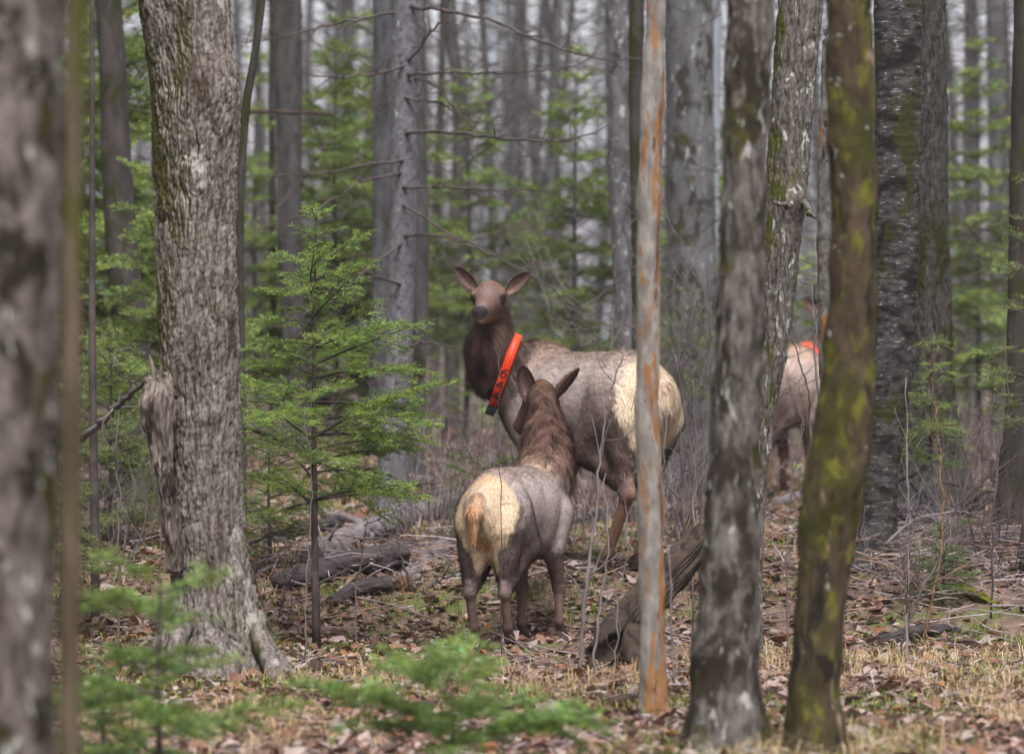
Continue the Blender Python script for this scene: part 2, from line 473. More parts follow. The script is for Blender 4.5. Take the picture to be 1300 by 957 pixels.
# ------------------------------------------------------------------ trees
def trunk_geo(ctrl, ztop_frame, n, dz, kind, amp, flare, seed, top, root_lobes=5, bumps=()):
    """ctrl rows (x, y, z, r) from the ground up; returns V, T in world space"""
    S = spline(ctrl, 14)
    o = np.argsort(S[:, 2])
    S = S[o]
    z0 = ctrl[0][2]
    zs = np.concatenate([np.arange(z0 - 0.18, ztop_frame, dz), np.linspace(ztop_frame, top, 8)])
    x = np.interp(zs, S[:, 2], S[:, 0]); y = np.interp(zs, S[:, 2], S[:, 1]); r = np.interp(zs, S[:, 2], S[:, 3])
    th = np.arange(n) * 2 * math.pi / n
    TH, ZZ = np.meshgrid(th, zs)
    R = np.repeat(r[:, None], n, 1)
    X0 = np.repeat(x[:, None], n, 1); Y0 = np.repeat(y[:, None], n, 1)
    ph = seed * 1.7
    h = np.maximum(ZZ - z0, 0)
    R = R * (1 + flare * np.exp(-h / (0.9 * r[0] + 0.03)) + 0.5 * flare * np.cos(root_lobes * TH + ph) * np.exp(-h / (1.1 * r[0] + 0.04)))
    cx, cy = np.cos(TH) * R, np.sin(TH) * R
    R = R * (1 + 0.10 * (fbm(np.stack([cx / r[0] * 0.9, cy / r[0] * 0.9, ZZ * 1.6], -1), 2, seed) - 0.5))
    if kind == 'ridge':
        w = fbm(np.stack([cx * 7, cy * 7, ZZ * 4], -1), 2, seed + 3) - 0.5
        w2 = vnoise(np.stack([cx * 22, cy * 22, ZZ * 14], -1), seed + 4) - 0.5
        p = np.stack([cx * 46, cy * 46, ZZ * 5.5], -1) + (w * 2.4 + w2 * .9)[..., None] * np.array([1, 1, .3])
        a = np.abs(vnoise(p, seed + 5) - 0.5) * 2
        b = np.abs(vnoise(np.stack([cx * 95, cy * 95, ZZ * 13], -1) + w2[..., None] * 2, seed + 6) - 0.5) * 2
        c = np.abs(vnoise(np.stack([cx * 30, cy * 30, ZZ * 34], -1) + w2[..., None] * 2, seed + 9) - 0.5) * 2   # cross cracks between plates
        reg = sstep(.3, .7, fbm(np.stack([cx * 4, cy * 4, ZZ * 1.8], -1), 2, seed + 12))
        wide = np.abs(vnoise(np.stack([cx * 24, cy * 24, ZZ * 3.2], -1) + (w * 2.2)[..., None] * np.array([1, 1, .3]), seed + 15) - .5) * 2
        a = a * (1 - .55 * reg) + .55 * reg * wide
        b = b * (1 - .4 * reg)
        R = R + amp * (np.minimum(a * 2.6, 1) - 0.85) + amp * 0.5 * (np.minimum(b * 2, 1) - 0.7) + amp * .35 * (np.minimum(c * 4, 1) - .9)
        R = R + amp * 0.5 * (vnoise(np.stack([cx * 150, cy * 150, ZZ * 70], -1), seed + 8) - 0.5)
    elif kind == 'scaly':
        R = R + amp * (fbm(np.stack([cx * 45, cy * 45, ZZ * 28], -1), 3, seed + 5) - 0.5) * 2
    elif kind == 'birch':
        R = R + amp * (fbm(np.stack([cx * 9, cy * 9, ZZ * 48], -1), 3, seed + 5) - 0.5) * 2
        R = R + amp * 0.8 * (fbm(np.stack([cx * 40, cy * 40, ZZ * 60], -1), 2, seed + 7) - 0.5)
    elif kind == 'lumpy':
        R = R + amp * (fbm(np.stack([cx * 9, cy * 9, ZZ * 6], -1), 5, seed + 5) - 0.5) * 3 + amp * .9 * (np.abs(vnoise(np.stack([cx * 34, cy * 34, ZZ * 7], -1), seed + 8) - .5) - .2)
    else:
        R = R + amp * (fbm(np.stack([cx * 14, cy * 14, ZZ * 6], -1), 3, seed + 5) - 0.5) * 2
    X = X0 + np.cos(TH) * R; Yy = Y0 + np.sin(TH) * R
    for (bx, by, bz, br, bh) in bumps:
        d2 = (X - bx) ** 2 + (Yy - by) ** 2 + ((ZZ - bz) * 0.8) ** 2
        g = bh * np.exp(-d2 / (br * br))
        X = X + np.cos(TH) * g; Yy = Yy + np.sin(TH) * g
    V = np.stack([X, Yy, ZZ], -1).reshape(-1, 3)
    m = len(zs)
    i = np.arange(m - 1)[:, None] * n
    j = np.arange(n)[None]
    q = np.stack([i + j, i + (j + 1) % n, i + n + (j + 1) % n, i + n + j], -1).reshape(-1, 4)
    T = np.concatenate([q[:, [0, 1, 2]], q[:, [0, 2, 3]]])
    V = np.concatenate([V, [[x[-1], y[-1], zs[-1] + 0.02]]])
    jj = np.arange(n)
    T = np.concatenate([T, np.stack([np.full(n, m * n), (m - 1) * n + jj, (m - 1) * n + (jj + 1) % n], -1)])
    return V, T

def bare_crown(x, y, z0, z1, r, seed, nlimb=7):
    """leafless limbs of a hardwood, above the picture"""
    rr = random.Random(seed)
    g = Geo()
    for k in range(nlimb):
        z = z0 + (z1 - z0) * (k + rr.random()) / nlimb
        a = rr.uniform(0, 2 * math.pi)
        L = rr.uniform(1.2, 2.6)
        d = np.array([math.cos(a), math.sin(a), 0.0])
        p0 = np.array([x, y, z])
        pts = spline([p0, p0 + d * L * 0.4 + [0, 0, 0.35 * L], p0 + d * L * 0.7 + [0, 0, 0.8 * L], p0 + d * L + [0, 0, 1.25 * L]], 4)
        g.add(*tube(pts, np.linspace(r * 0.4, 0.008, len(pts)), 6))
        for q in range(5):
            t = rr.randint(3, len(pts) - 2)
            b = rr.uniform(0, 2 * math.pi)
            e = np.array([math.cos(b), math.sin(b), rr.uniform(0.2, 1.0)]) * rr.uniform(0.5, 1.1)
            g.add(*tube(np.array([pts[t], pts[t] + e * 0.5 + [0, 0, 0.05], pts[t] + e]), [0.014, 0.008, 0.003], 4))
    return g

def tree(name, label, Y, pts, w, mat, kind='smooth', amp=0.006, n=40, dz=0.05, flare=0.35, group=None, seed=1, height=11.0,
         crown=True, base_y=None, bumps=(), lean_y=0.0, lobes=5, cat='tree', depth=None):
    """pts = [(px, py)] top to bottom in photo pixels at distance Y, w = widths in pixels"""
    rows = []
    for (px, py), ww in zip(pts, w):
        q = P(px, py, Y)
        rows.append([q[0], Y + lean_y * q[2], q[2], 0.5 * ww * Y / F])
    rows = rows[::-1]
    a = np.array(rows[0]); b = np.array(rows[1])
    gzz = gz(a[0], a[1])
    if a[2] > gzz + 0.05:
        k = (a - b) / max(abs(a[2] - b[2]), 1e-3)
        dzz = a[2] - gzz
        bx = a[0] + k[0] * dzz * 0.6
        gzz = gz(bx, a[1])
        rows.insert(0, [bx, a[1], gzz, a[3] * 1.04])
    t = np.array(rows[-1]); s = np.array(rows[-2])
    ztop_frame = t[2] + 0.12
    zt = gzz + height
    sl = np.clip((t[0] - s[0]) / max(t[2] - s[2], 1e-3), -0.25, 0.25)
    rows.append([t[0] + sl * 1.0, t[1], t[2] + 1.0, t[3] * 0.95])
    rows.append([t[0] + sl * 1.6, t[1], zt, t[3] * 0.35])
    bw = [(*P(bx, by, Y - br)[[0]], Y - 0.5 * rows[2][3] * 2 * bd, P(bx, by, Y)[2], brr, bh) for (bx, by, br, brr, bh, bd) in bumps]
    base = np.array(rows[0][:3])
    base[2] = gz(base[0], base[1])
    root = thing(name, label, cat, base, group)
    g = Geo()
    g.add(*trunk_geo(rows, ztop_frame, n, dz, kind, amp, flare, seed, zt, lobes, bw))
    tr = g.build('trunk', mat, root, base, True)
    if crown:
        x1 = t[0] + sl * 1.3
        c = bare_crown(x1, t[1], max(ztop_frame + 0.9, zt * 0.45), zt - 0.6, rows[-3][3] * 0.6, seed * 13 + 5)
        c.build('crown', mat, root, base, True)
    return root, base

def branch(root, base, pts3, r0, r1, mat, n=6, sub=0, seed=0, subL=0.3, name='branch', up=0.2, flat=1.0):
    g = Geo()
    pts = spline(pts3, 6)
    rr = random.Random(seed)
    j = np.array([[rr.gauss(0, 1) * 0.006 for _ in range(3)] for _ in pts])
    pts = pts + j
    rad = np.linspace(r0, r1, len(pts))
    g.add(*tube(pts, rad, n))
    for k in range(sub):
        t = rr.randint(len(pts) // 5, len(pts) - 2)
        d = unit(pts[t + 1] - pts[t])
        s = np.array([rr.gauss(0, 1), rr.gauss(0, flat), rr.gauss(up, 0.7)])
        s = unit(s * 0.8 + d * 0.8)
        L = subL * rr.uniform(0.35, 1.1)
        q = [pts[t], pts[t] + s * L * 0.5 + np.array([rr.gauss(0, .03), rr.gauss(0, .03), rr.gauss(0, .04)]) * L * 3, pts[t] + s * L + [0, 0, rr.uniform(-.1, .15) * L]]
        g.add(*tube(spline(q, 3), np.linspace(rad[t] * 0.55, 0.0012, 7), 4))
        for m in range(rr.randint(0, 2)):
            u = pts[t] + (q[2] - q[0]) * rr.uniform(0.3, 0.9)
            e = unit(s + np.array([rr.gauss(0, .7), rr.gauss(0, .7), rr.gauss(0, .7)])) * L * 0.45
            g.add(*tube(np.array([u, u + e * 0.5 + [0, 0, 0.01], u + e]), [0.0022, 0.0016, 0.0008], 3))
    return g.build(name, mat, root, base, True)

# main trunks, near to far
tree('hardwood_tree', 'large blurred near tree trunk with white lichen patches, cut by left edge', 11.5,
     [(22, -20), (12, 250), (8, 480), (2, 900)], [130, 132, 128, 132], M['near_lichen'], 'lumpy', 0.012, 90, 0.015, seed=3)
tree('sapling_tree', 'thin blurred olive-brown near trunk right beside the leftmost big tree', 11.0,
     [(97, -20), (92, 300), (90, 600), (88, 900)], [24, 25, 26, 28], M['sapling_olive'], 'smooth', 0.002, 20, 0.05, seed=4, height=7)
maple, maple_b = tree('maple_tree', 'thick furrowed grey maple trunk with broken stub at its left side', 21.6,
     [(232, -20), (240, 60), (248, 130), (249, 300), (253, 450), (262, 600), (268, 700), (272, 780), (275, 830)],
     [116, 111, 110, 105, 102, 94, 92, 98, 112], M['maple'], 'ridge', 0.015, 400, 0.0085, 0.75, seed=5,
     bumps=[(287, 125, 0.0, 0.17, 0.055, 1.0)])
tree('mossy_tree', 'dark mossy trunk among fir boughs, just left of the thick furrowed maple', 31,
     [(136, -20), (145, 120), (150, 250), (158, 350), (170, 430), (176, 520)], [34, 36, 40, 42, 40, 42], M['dark_moss'], 'smooth', 0.01, 28, 0.06, seed=6)
tree('slender_tree', 'slim curving mossy stem immediately right of the furrowed maple', 27,
     [(334, -20), (325, 60), (312, 140), (306, 230), (304, 330), (306, 480)], [11, 10, 11, 11, 11, 12], M['dark_moss'], 'smooth', 0.003, 16, 0.06, seed=7, height=7)
tree('hardwood_tree', 'dark upright trunk above the fir sapling, left of the grey spruce', 37,
     [(366, -20), (367, 150), (368, 300), (373, 430), (374, 560)], [36, 33, 31, 30, 33], M['grey_far2'], 'smooth', 0.012, 28, 0.07, seed=8)
tree('slender_tree', 'thin pole-like trunk hugging the left side of the dark upright trunk', 40,
     [(346, -20), (346, 200), (347, 400), (347, 560)], [10, 9, 9, 10], M['dark_moss'], 'smooth', 0.004, 14, 0.08, seed=9, height=8)
spruce, spruce_b = tree('spruce_tree', 'grey scaly spruce trunk with long bare dead branches, left of the standing elk', 30.5,
     [(521, -20), (515, 120), (513, 250), (508, 370), (505, 450), (500, 560)], [40, 38, 37, 36, 36, 38], M['spruce'], 'scaly', 0.005, 64, 0.02, seed=10, crown=False)
tree('spruce_tree', 'second grey trunk half hidden behind the scaly spruce, on its left', 36,
     [(489, -20), (487, 200), (484, 400), (478, 560)], [29, 27, 26, 27], M['grey_far'], 'smooth', 0.008, 26, 0.06, seed=11, crown=False)
tree('hardwood_tree', 'dark charred-looking stem just right of the scaly spruce trunk', 35,
     [(534, -20), (534, 180), (535, 300), (533, 470), (530, 560)], [10, 14, 20, 18, 18], M['grey_far2'], 'smooth', 0.012, 22, 0.06, seed=12)
tree('hardwood_tree', 'grey mottled trunk left of the orange-streaked pole', 35,
     [(786, -20), (786, 120), (790, 260), (796, 360), (798, 480)], [33, 32, 34, 34, 36], M['mottled'], 'smooth', 0.01, 32, 0.05, seed=13)
tree('mossy_tree', 'narrow dark mossy trunk between mottled trunk and orange-streaked pole', 33,
     [(808, -20), (808, 150), (810, 300), (812, 480)], [20, 19, 18, 19], M['dark_moss'], 'smooth', 0.006, 22, 0.06, seed=14)
tree('hardwood_tree', 'broad blurred grey trunk just right of the orange-streaked pole', 37,
     [(874, -20), (876, 150), (878, 300), (880, 480)], [62, 62, 62, 66], M['big_grey'], 'lumpy', 0.008, 40, 0.06, seed=15)
tree('pale_tree', 'narrow pale blue-grey trunk beside the broad blurred grey trunk', 39,
     [(908, -20), (905, 150), (903, 300), (900, 480)], [18, 18, 17, 17], M['grey_pale'], 'smooth', 0.006, 22, 0.07, seed=16)
tree('dead_pole', 'pale dead pole with orange streaks standing before the elk rump', 19.2,
     [(834, -20), (830, 90), (826, 200), (822, 320), (824, 420), (821, 520), (825, 620), (828, 760), (830, 900)], [26, 28, 30, 29, 32, 30, 32, 33, 35], M['peeling'], 'lumpy', 0.008, 60, 0.012, 0.2, seed=17, height=7, crown=False,
     cat='dead tree')
tree('hardwood_tree', 'near grey lichened trunk with blackened foot, right of the pale pole', 17.2,
     [(952, -20), (951, 60), (948, 130), (943, 300), (938, 450), (930, 620), (925, 740), (922, 830), (922, 930)],
     [56, 60, 58, 58, 62, 68, 74, 84, 90], M['lichen_trunk'], 'lumpy', 0.013, 110, 0.012, 0.4, seed=18)
lean, lean_b = tree('leaning_tree', 'leaning furrowed trunk with mossy left edge, behind the near lichened trunk', 22.5,
     [(1018, -20), (1008, 100), (999, 220), (990, 330), (978, 450), (968, 510), (961, 570), (955, 650), (950, 740)],
     [58, 56, 54, 50, 43, 37, 34, 32, 36], M['leaning'], 'ridge', 0.011, 240, 0.0095, 0.4, seed=19,
     bumps=[(1005, 255, 0.0, 0.07, 0.05, 1.0)])
tree('birch_snag', 'broken white birch snag with rotten orange heartwood, behind the mossy near trunk', 24.2,
     [(1049, 62), (1049, 160), (1048, 300), (1050, 450), (1052, 600), (1053, 720)], [12, 20, 22, 20, 20, 22], M['snag'], 'lumpy', 0.014, 48, 0.02, 0.3, seed=20, height=3.62, crown=False, cat='dead tree')
tree('mossy_tree', 'crooked near trunk covered in yellow-green moss, in front of the birch', 17.0,
     [(1078, -20), (1080, 120), (1084, 280), (1080, 430), (1071, 540), (1056, 630), (1044, 740), (1036, 860), (1034, 940)],
     [60, 58, 60, 66, 74, 78, 66, 66, 70], M['mossy'], 'lumpy', 0.013, 110, 0.012, 0.3, seed=21)
tree('birch_tree', 'birch with dark curling bark and white flecks, behind the mossy near trunk', 26.2,
     [(1140, -20), (1139, 200), (1136, 400), (1124, 540), (1116, 640), (1113, 700)], [62, 60, 56, 48, 44, 48], M['birch'], 'birch', 0.007, 110, 0.013, 0.45, seed=22)
tree('maple_tree', 'dark ridged trunk standing close behind the curling-bark birch', 29.0,
     [(1170, -20), (1172, 200), (1177, 400), (1182, 520), (1184, 600)], [64, 62, 62, 66, 82], M['dark_ridged'], 'ridge', 0.013, 230, 0.012, 0.6, seed=23)
tree('slender_tree', 'blurred grey upright trunk in the gap right of the dark ridged trunk', 46,
     [(1264, -20), (1265, 200), (1266, 420), (1268, 520)], [24, 21, 20, 22], M['grey_far'], 'smooth', 0.01, 24, 0.08, seed=24)
edge, edge_b = tree('mossy_tree', 'dark mossy trunk cut by the right edge of the picture', 27,
     [(1307, -20), (1304, 100), (1299, 250), (1296, 400), (1293, 520), (1292, 610)], [38, 38, 36, 34, 36, 50], M['edge_moss'], 'smooth', 0.01, 40, 0.03, 0.5, seed=25)
tree('spruce_tree', 'thin dead conifer stem with stubby side twigs, between fir boughs at left', 25,
     [(117, 50), (117, 250), (117, 420), (118, 520), (120, 640)], [6, 8, 9, 10, 11], M['twig_d'], 'smooth', 0.001, 12, 0.05, 0.2, seed=26, height=4.2, crown=False)

# the broken stub fused to the maple
def stub_disp(th, s, R):
    return 0.06 * (fbm(np.stack([np.cos(th) * 1.6, np.sin(th) * 1.6, s * 6], -1), 3, 77) - 0.5) + 0.04 * (np.abs(vnoise(np.stack([np.cos(th) * 4.5, np.sin(th) * 4.5, s * 3], -1), 5) - .5) - .2) + .03 * (np.abs(vnoise(np.stack([np.cos(th) * 10, np.sin(th) * 10, s * 9], -1), 15) - .5) - .2)
g = Geo()
sp = spline([P(222, 724, 21.45), P(217, 670, 21.4), P(209, 610, 21.38), P(203, 560, 21.36), P(200, 520, 21.36), P(203, 490, 21.4), P(200, 472, 21.4)], 24)
g.add(*tube(sp, np.interp(np.linspace(0, 1, len(sp)), [0, .3, .5, .62, .72, .84, .95, 1], [.05, .045, .055, .08, .095, .075, .06, .02]), 90, True, stub_disp))
stub_o = g.build('broken_stub', M['deadwood'], maple, maple_b, True)
g = Geo()
for (x0, y0, x1, y1, r) in ((200, 492, 190, 450, .026), (204, 492, 205, 462, .024), (209, 494, 215, 470, .018), (196, 502, 184, 478, .014), (206, 500, 198, 466, .016)):
    g.add(*tube(spline([P(x0, y0, 21.38), P(x1, y1, 21.36)], 3), [r, r * .8, r * .5, .003], 5))
g.build('splinter', M['deadwood'], stub_o, maple_b, False)
g = Geo()
g.add(*tube(spline([P(322, 790, 21.55), P(338, 835, 21.3), P(352, 866, 21.1)], 5), np.linspace(.07, .03, 11), 14, True, stub_disp))
g.add(*tube(spline([P(232, 790, 21.4), P(222, 830, 21.2), P(214, 866, 21.0)], 5), np.linspace(.07, .03, 11), 14, True, stub_disp))
g.build('root', M['maple'], maple, maple_b, True)

# dead branches of the grey spruce
SB = [
 [(510, 14, 30.5), (450, 26, 30.2), (400, 36, 30.2), (345, 50, 30), (300, 55, 30)],
 [(522, 10, 30.4), (570, 15, 30), (620, 25, 29.5), (680, 50, 29.2), (745, 72, 29), (800, 76, 29), (870, 62, 29)],
 [(515, 95, 30.4), (570, 92, 30), (620, 93, 29.6), (690, 88, 29.4), (742, 84, 29)],
 [(515, 92, 30.5), (555, 112, 30.2), (580, 140, 30), (622, 182, 29.8)],
 [(513, 170, 30.4), (570, 168, 30), (640, 176, 29.6), (700, 179, 29.4), (745, 172, 29.2), (775, 158, 29)],
 [(513, 125, 30.4), (560, 132, 30.2), (600, 152, 30), (650, 160, 30)],
 [(512, 240, 30.4), (570, 238, 30), (640, 242, 29.8), (722, 240, 29.6)],
 [(510, 220, 30.4), (460, 230, 30), (430, 250, 29.8), (390, 272, 29.6), (340, 290, 29.4), (306, 312, 29.2)],
 [(510, 260, 30.4), (560, 290, 29.8), (620, 322, 29.3), (680, 352, 29), (742, 398, 28.8)],
 [(512, 300, 30.4), (560, 300, 30.2), (620, 320, 30), (690, 332, 29.8)],
 [(512, 85, 30.4), (470, 95, 30.1), (420, 98, 30), (370, 92, 30)],
 [(512, 205, 30.4), (470, 208, 30.1), (410, 220, 30), (330, 222, 30)],
 [(510, 360, 30.4), (470, 352, 30), (430, 366, 29.8), (392, 380, 29.6)],
 [(508, 310, 30.4), (480, 330, 30.1), (455, 352, 30), (440, 380, 29.9)],
 [(517, 80, 30.4), (548, 40, 30.2), (565, 12, 30.1), (575, -20, 30)],
 [(510, 440, 30.3), (550, 436, 30), (600, 446, 29.8)],
]
for k, b in enumerate(SB):
    branch(spruce, spruce_b, [P(*q) for q in b], 0.016 if k in (1, 4) else 0.012, 0.003, M['twig_d'], 6, 12, 100 + k, 0.32)

# bare side twigs on other trunks
for k, b in enumerate([[(1020, 255, 22.4), (1028, 270, 22.2), (1035, 275, 22.1)], [(1003, 258, 22.2), (1000, 262, 22.0), (985, 258, 21.8)]]):
    branch(lean, lean_b, [P(*q) for q in b], 0.02, 0.01, M['leaning'], 8, 0, 200 + k)

# ------------------------------------------------------------------ firs
def fir_parts(base, H, z0, radius, nwh, per, seed, asc=0.25, droop=0.25, spacing=0.006, nl=0.021, nw=0.0028, col=(0.075, 0.14, 0.035), var=0.25,
              side=None, flat_top=0.0, stem_r=None, tw_gap=0.05, lean=(0, 0), roll=.42):
    """one conifer: stem, twigs, needles. z0 = height of the lowest bough above the base"""
    rr = random.Random(seed)
    rg = np.random.default_rng(seed)
    base = np.asarray(base, float)
    stem_r = stem_r or 0.008 + 0.007 * H
    A, B, RA, RB = [], [], [], []
    NA, NB, NU = [], [], []
    sx = np.linspace(0, 1, 14)
    bend = np.array([rr.gauss(0, .012), rr.gauss(0, .012)]) * H
    def stem_at(t):
        return base + np.array([bend[0] * math.sin(3 * t) + lean[0] * t, bend[1] * math.sin(2.4 * t) + lean[1] * t, H * t])
    stem = np.array([stem_at(t) for t in sx])
    for wv in range(nwh):
        f = (wv + rr.uniform(0.1, 0.7)) / nwh
        z = z0 + (H * 0.985 - z0) * f
        L0 = radius * ((1 - f) ** 0.75 * (1 - flat_top) + flat_top) * (0.55 + 0.45 * min(1, f * 3.4 + .25)) + 0.05
        a0 = rr.uniform(0, 6.28)
        for b in range(per + rr.randint(-1, 1)):
            a = a0 + b * 6.283 / per + rr.gauss(0, .3)
            L = L0 * (rr.uniform(0.6, 1.15) if rr.random() > .14 else rr.uniform(.25, .5))
            if side is not None:
                L *= 0.55 + 0.6 * max(0, math.cos(a - side))
            o = np.array([math.cos(a), math.sin(a), 0]); s = np.array([-o[1], o[0], rr.gauss(0, roll)])
            p0 = stem_at(min((z + rr.gauss(0, .015)) / H, 0.99))
            asc_k = asc + 0.5 * f * f + rr.gauss(0, .16)
            pts = []
            nseg = 5
            for q in range(nseg + 1):
                t = q / nseg
                pts.append(p0 + o * L * t + s * L * 0.06 * math.sin(t * 4 + a) + np.array([0, 0, L * (asc_k * t - droop * t * t)]))
            r0 = min(stem_r * 0.4, 0.004 + 0.008 * L)
            for q in range(nseg):
                A.append(pts[q]); B.append(pts[q + 1]); RA.append(r0 * (1 - q / (nseg + .5))); RB.append(r0 * (1 - (q + 1) / (nseg + .5)))
                if q >= 1:
                    NA.append(pts[q]); NB.append(pts[q + 1]); NU.append((0, 0, 1))
            P5 = np.array(pts)
            nt = max(3, int(L / tw_gap))
            for q in range(nt):
                t = 0.18 + 0.8 * (q + rr.uniform(-.3, .3)) / nt
                pos = P5[0] * 0
                ii = min(int(t * nseg), nseg - 1); ff = t * nseg - ii
                pos = P5[ii] * (1 - ff) + P5[ii + 1] * ff
                dd = unit(P5[ii + 1] - P5[ii])
                for sg in (-1, 1):
                    if rr.random() < 0.1: continue
                    l = (0.52 * L * (1 - t) + 0.05) * rr.uniform(0.7, 1.15) * (1 if t > .3 else 0.7)
                    d2 = unit(dd * 0.75 + s * sg * 0.85 + np.array([0, 0, rr.gauss(0.04, 0.20)]))
                    e = pos + d2 * l + np.array([0, 0, -0.10 * l])
                    A.append(pos); B.append(e); RA.append(0.0022); RB.append(0.001)
                    NA.append(pos); NB.append(e); NU.append((0, 0, 1))
                    if l > 0.11:
                        m = int(l / (tw_gap * 1.15))
                        for w in range(m):
                            u = 0.25 + 0.7 * (w + rr.random() * .6) / m
                            pp = pos * (1 - u) + e * u
                            for s2 in (-1, 1):
                                l2 = (l * (1 - u) * 0.5 + 0.03) * rr.uniform(.7, 1.1)
                                d3 = unit(d2 * 0.75 + np.cross((0, 0, 1), d2) * s2 * 0.8 + np.array([0, 0, rr.gauss(.02, .25)]))
                                A.append(pp); B.append(pp + d3 * l2); RA.append(0.0014); RB.append(0.0008)
                                NA.append(pp); NB.append(pp + d3 * l2); NU.append((0, 0, 1))
    NA, NB = np.array(NA), np.array(NB)
    Ls = np.linalg.norm(NB - NA, axis=1)
    cnt = np.maximum((Ls / spacing).astype(int), 2)
    idx = np.repeat(np.arange(len(NA)), cnt)
    k = np.arange(len(idx)) - np.repeat(np.cumsum(cnt) - cnt, cnt)
    t = (k + rg.random(len(idx))) / cnt[idx]
    d = unit(NB - NA)[idx]
    p = NA[idx] * (1 - t[:, None]) + NB[idx] * t[:, None]
    sd = unit(np.cross(d, np.array([0, 0, 1.0])) + 1e-6)
    up = np.cross(sd, d)
    sg = np.where(np.arange(len(idx)) % 2, 1.0, -1.0)
    nd = unit(d * rg.uniform(.35, .75, (len(idx), 1)) + sd * sg[:, None] * rg.uniform(.6, 1, (len(idx), 1)) + up * rg.normal(0.30, 0.50, (len(idx), 1)))
    ln = nl * rg.uniform(.75, 1.15, len(idx)) * np.where(t > .9, .8, 1)
    wv = unit(np.cross(nd, up + rg.normal(0, .6, (len(idx), 3)))) * (nw * 0.5)
    V = np.stack([p - wv, p + wv, p + nd * ln[:, None] + wv * .4, p + nd * ln[:, None] - wv * .4], 1).reshape(-1, 3)
    q = np.arange(len(idx))[:, None] * 4
    T = np.concatenate([q + [0, 1, 2], q + [0, 2, 3]])
    c = np.array(col)
    # young tips paler and yellower, per twig variation
    tv = rg.normal(1, var, len(NA))[idx].clip(.45, 1.7)
    yl = rg.normal(0, .12, len(NA))[idx]
    Cn = c[None] * tv[:, None] * (1 + np.stack([yl, 0 * yl, -yl], -1)) * rg.uniform(.85, 1.15, (len(idx), 1))
    C = np.repeat(Cn, 4, 0)
    return stem, stem_r, (np.array(A), np.array(B), np.array(RA), np.array(RB)), (V, T, C)

def fir(name, label, base, H, z0, radius, nwh, per, seed, group=None, stem_mat=None, cat='fir', **kw):
    base = np.asarray(base, float)
    stem, sr_, tw, nd = fir_parts(base, H, z0, radius, nwh, per, seed, **kw)
    root = thing(name, label, cat, base, group)
    g = Geo(); g.add(*tube(stem, np.linspace(sr_, 0.003, len(stem)), 10)); g.build('trunk', stem_mat or M['twig_d'], root, base, True)
    g = Geo(); g.add(*prisms(*tw)); bo = g.build('branches', M['twig_d'], root, base)
    g = Geo(); g.add(*nd); o = g.build('needles', M['needle'], root, base)
    o['kind'] = 'stuff'
    bo['kind'] = 'stuff'
    return root

def on_ground(px, Y):
    x = (px - CX) * Y / F
    return np.array([x, Y, gz(x, Y) - 0.02])

G1 = (0.25, 0.36, 0.08)
GB = (0.21, 0.28, 0.07)
fir('fir_sapling', 'sharp bright green young fir between the furrowed maple and the spruce', on_ground(402, 23.6), 2.63, 0.86, 0.98, 15, 4, 41, asc=0.28, droop=0.24, spacing=0.0048, nw=.0034, nl=.023, col=G1, tw_gap=0.058, roll=.26)
fir('fir_sapling', 'small green fir in front of the dark ridged trunk at right', on_ground(1183, 27.4), 1.50, 0.55, 0.42, 8, 5, 42, spacing=0.006, col=G1, asc=.25, droop=.3)
fir('fir_sapling', 'low bushy fir seedling on the leaf litter below the dark ridged trunk', on_ground(1197, 25.3), 0.46, 0.02, 0.30, 6, 6, 43, spacing=0.006, col=(.14, .22, .055), flat_top=.35)
fir('fir_sapling', 'blurred low fir in the lower left foreground before the maple foot', on_ground(205, 15.4), 0.86, 0.10, 0.56, 6, 4, 44, roll=.25, spacing=0.007, nw=.006, nl=.026, col=(.2, .3, .075), flat_top=.3, asc=.2)
fir('fir_sapling', 'blurred low fir at the bottom, in front of the young elk hind legs', on_ground(575, 16.0), 0.40, 0.05, 0.70, 4, 5, 45, roll=.25, spacing=0.006, nw=.006, nl=.026, col=(.19, .29, .075), flat_top=.55, asc=.12, droop=.15)
fir('fir_sapling', 'tiny blurred fir at the bottom left, beside the thin olive trunk', on_ground(130, 16.4), 0.50, 0.04, 0.34, 5, 6, 46, spacing=0.008, nw=.004, col=(.18, .27, .07), flat_top=.3)
fir('fir_tree', 'soft green fir behind the maple, filling the upper left corner', on_ground(150, 33.5), 5.2, 0.5, 1.35, 22, 5, 47, spacing=0.010, nw=.012, nl=.045, col=GB, tw_gap=.075, stem_mat=M['dark_moss'])
fir('fir_tree', 'blurred fir behind the dark upright trunk, left of the spruce', on_ground(428, 39.5), 4.3, 0.4, 1.45, 18, 5, 48, spacing=0.010, nw=.012, nl=.045, col=GB, tw_gap=.075, stem_mat=M['grey_far2'])
fir('fir_tree', 'loose blurred fir between the scaly spruce and the elk ears', on_ground(590, 41), 4.2, 1.2, 1.15, 13, 5, 49, spacing=0.011, nw=.012, nl=.045, col=GB, tw_gap=.08, stem_mat=M['grey_far2'])
fir('fir_tree', 'loose blurred fir above the standing elk back, near mottled trunk', on_ground(735, 40), 4.4, 1.2, 1.1, 13, 5, 50, spacing=0.011, nw=.012, nl=.045, col=GB, tw_gap=.08, stem_mat=M['grey_far2'])
fir('fir_tree', 'hazy fir in the gap near the right edge', on_ground(1243, 42), 4.6, 0.8, 1.1, 16, 5, 51, spacing=0.012, nw=.014, nl=.05, col=GB, tw_gap=.09, stem_mat=M['grey_far2'])
fir('fir_sapling', 'green fir thicket low behind the broken stub at left', on_ground(140, 27.5), 1.6, 0.1, 0.75, 12, 6, 52, spacing=0.009, nw=.004, col=GB)
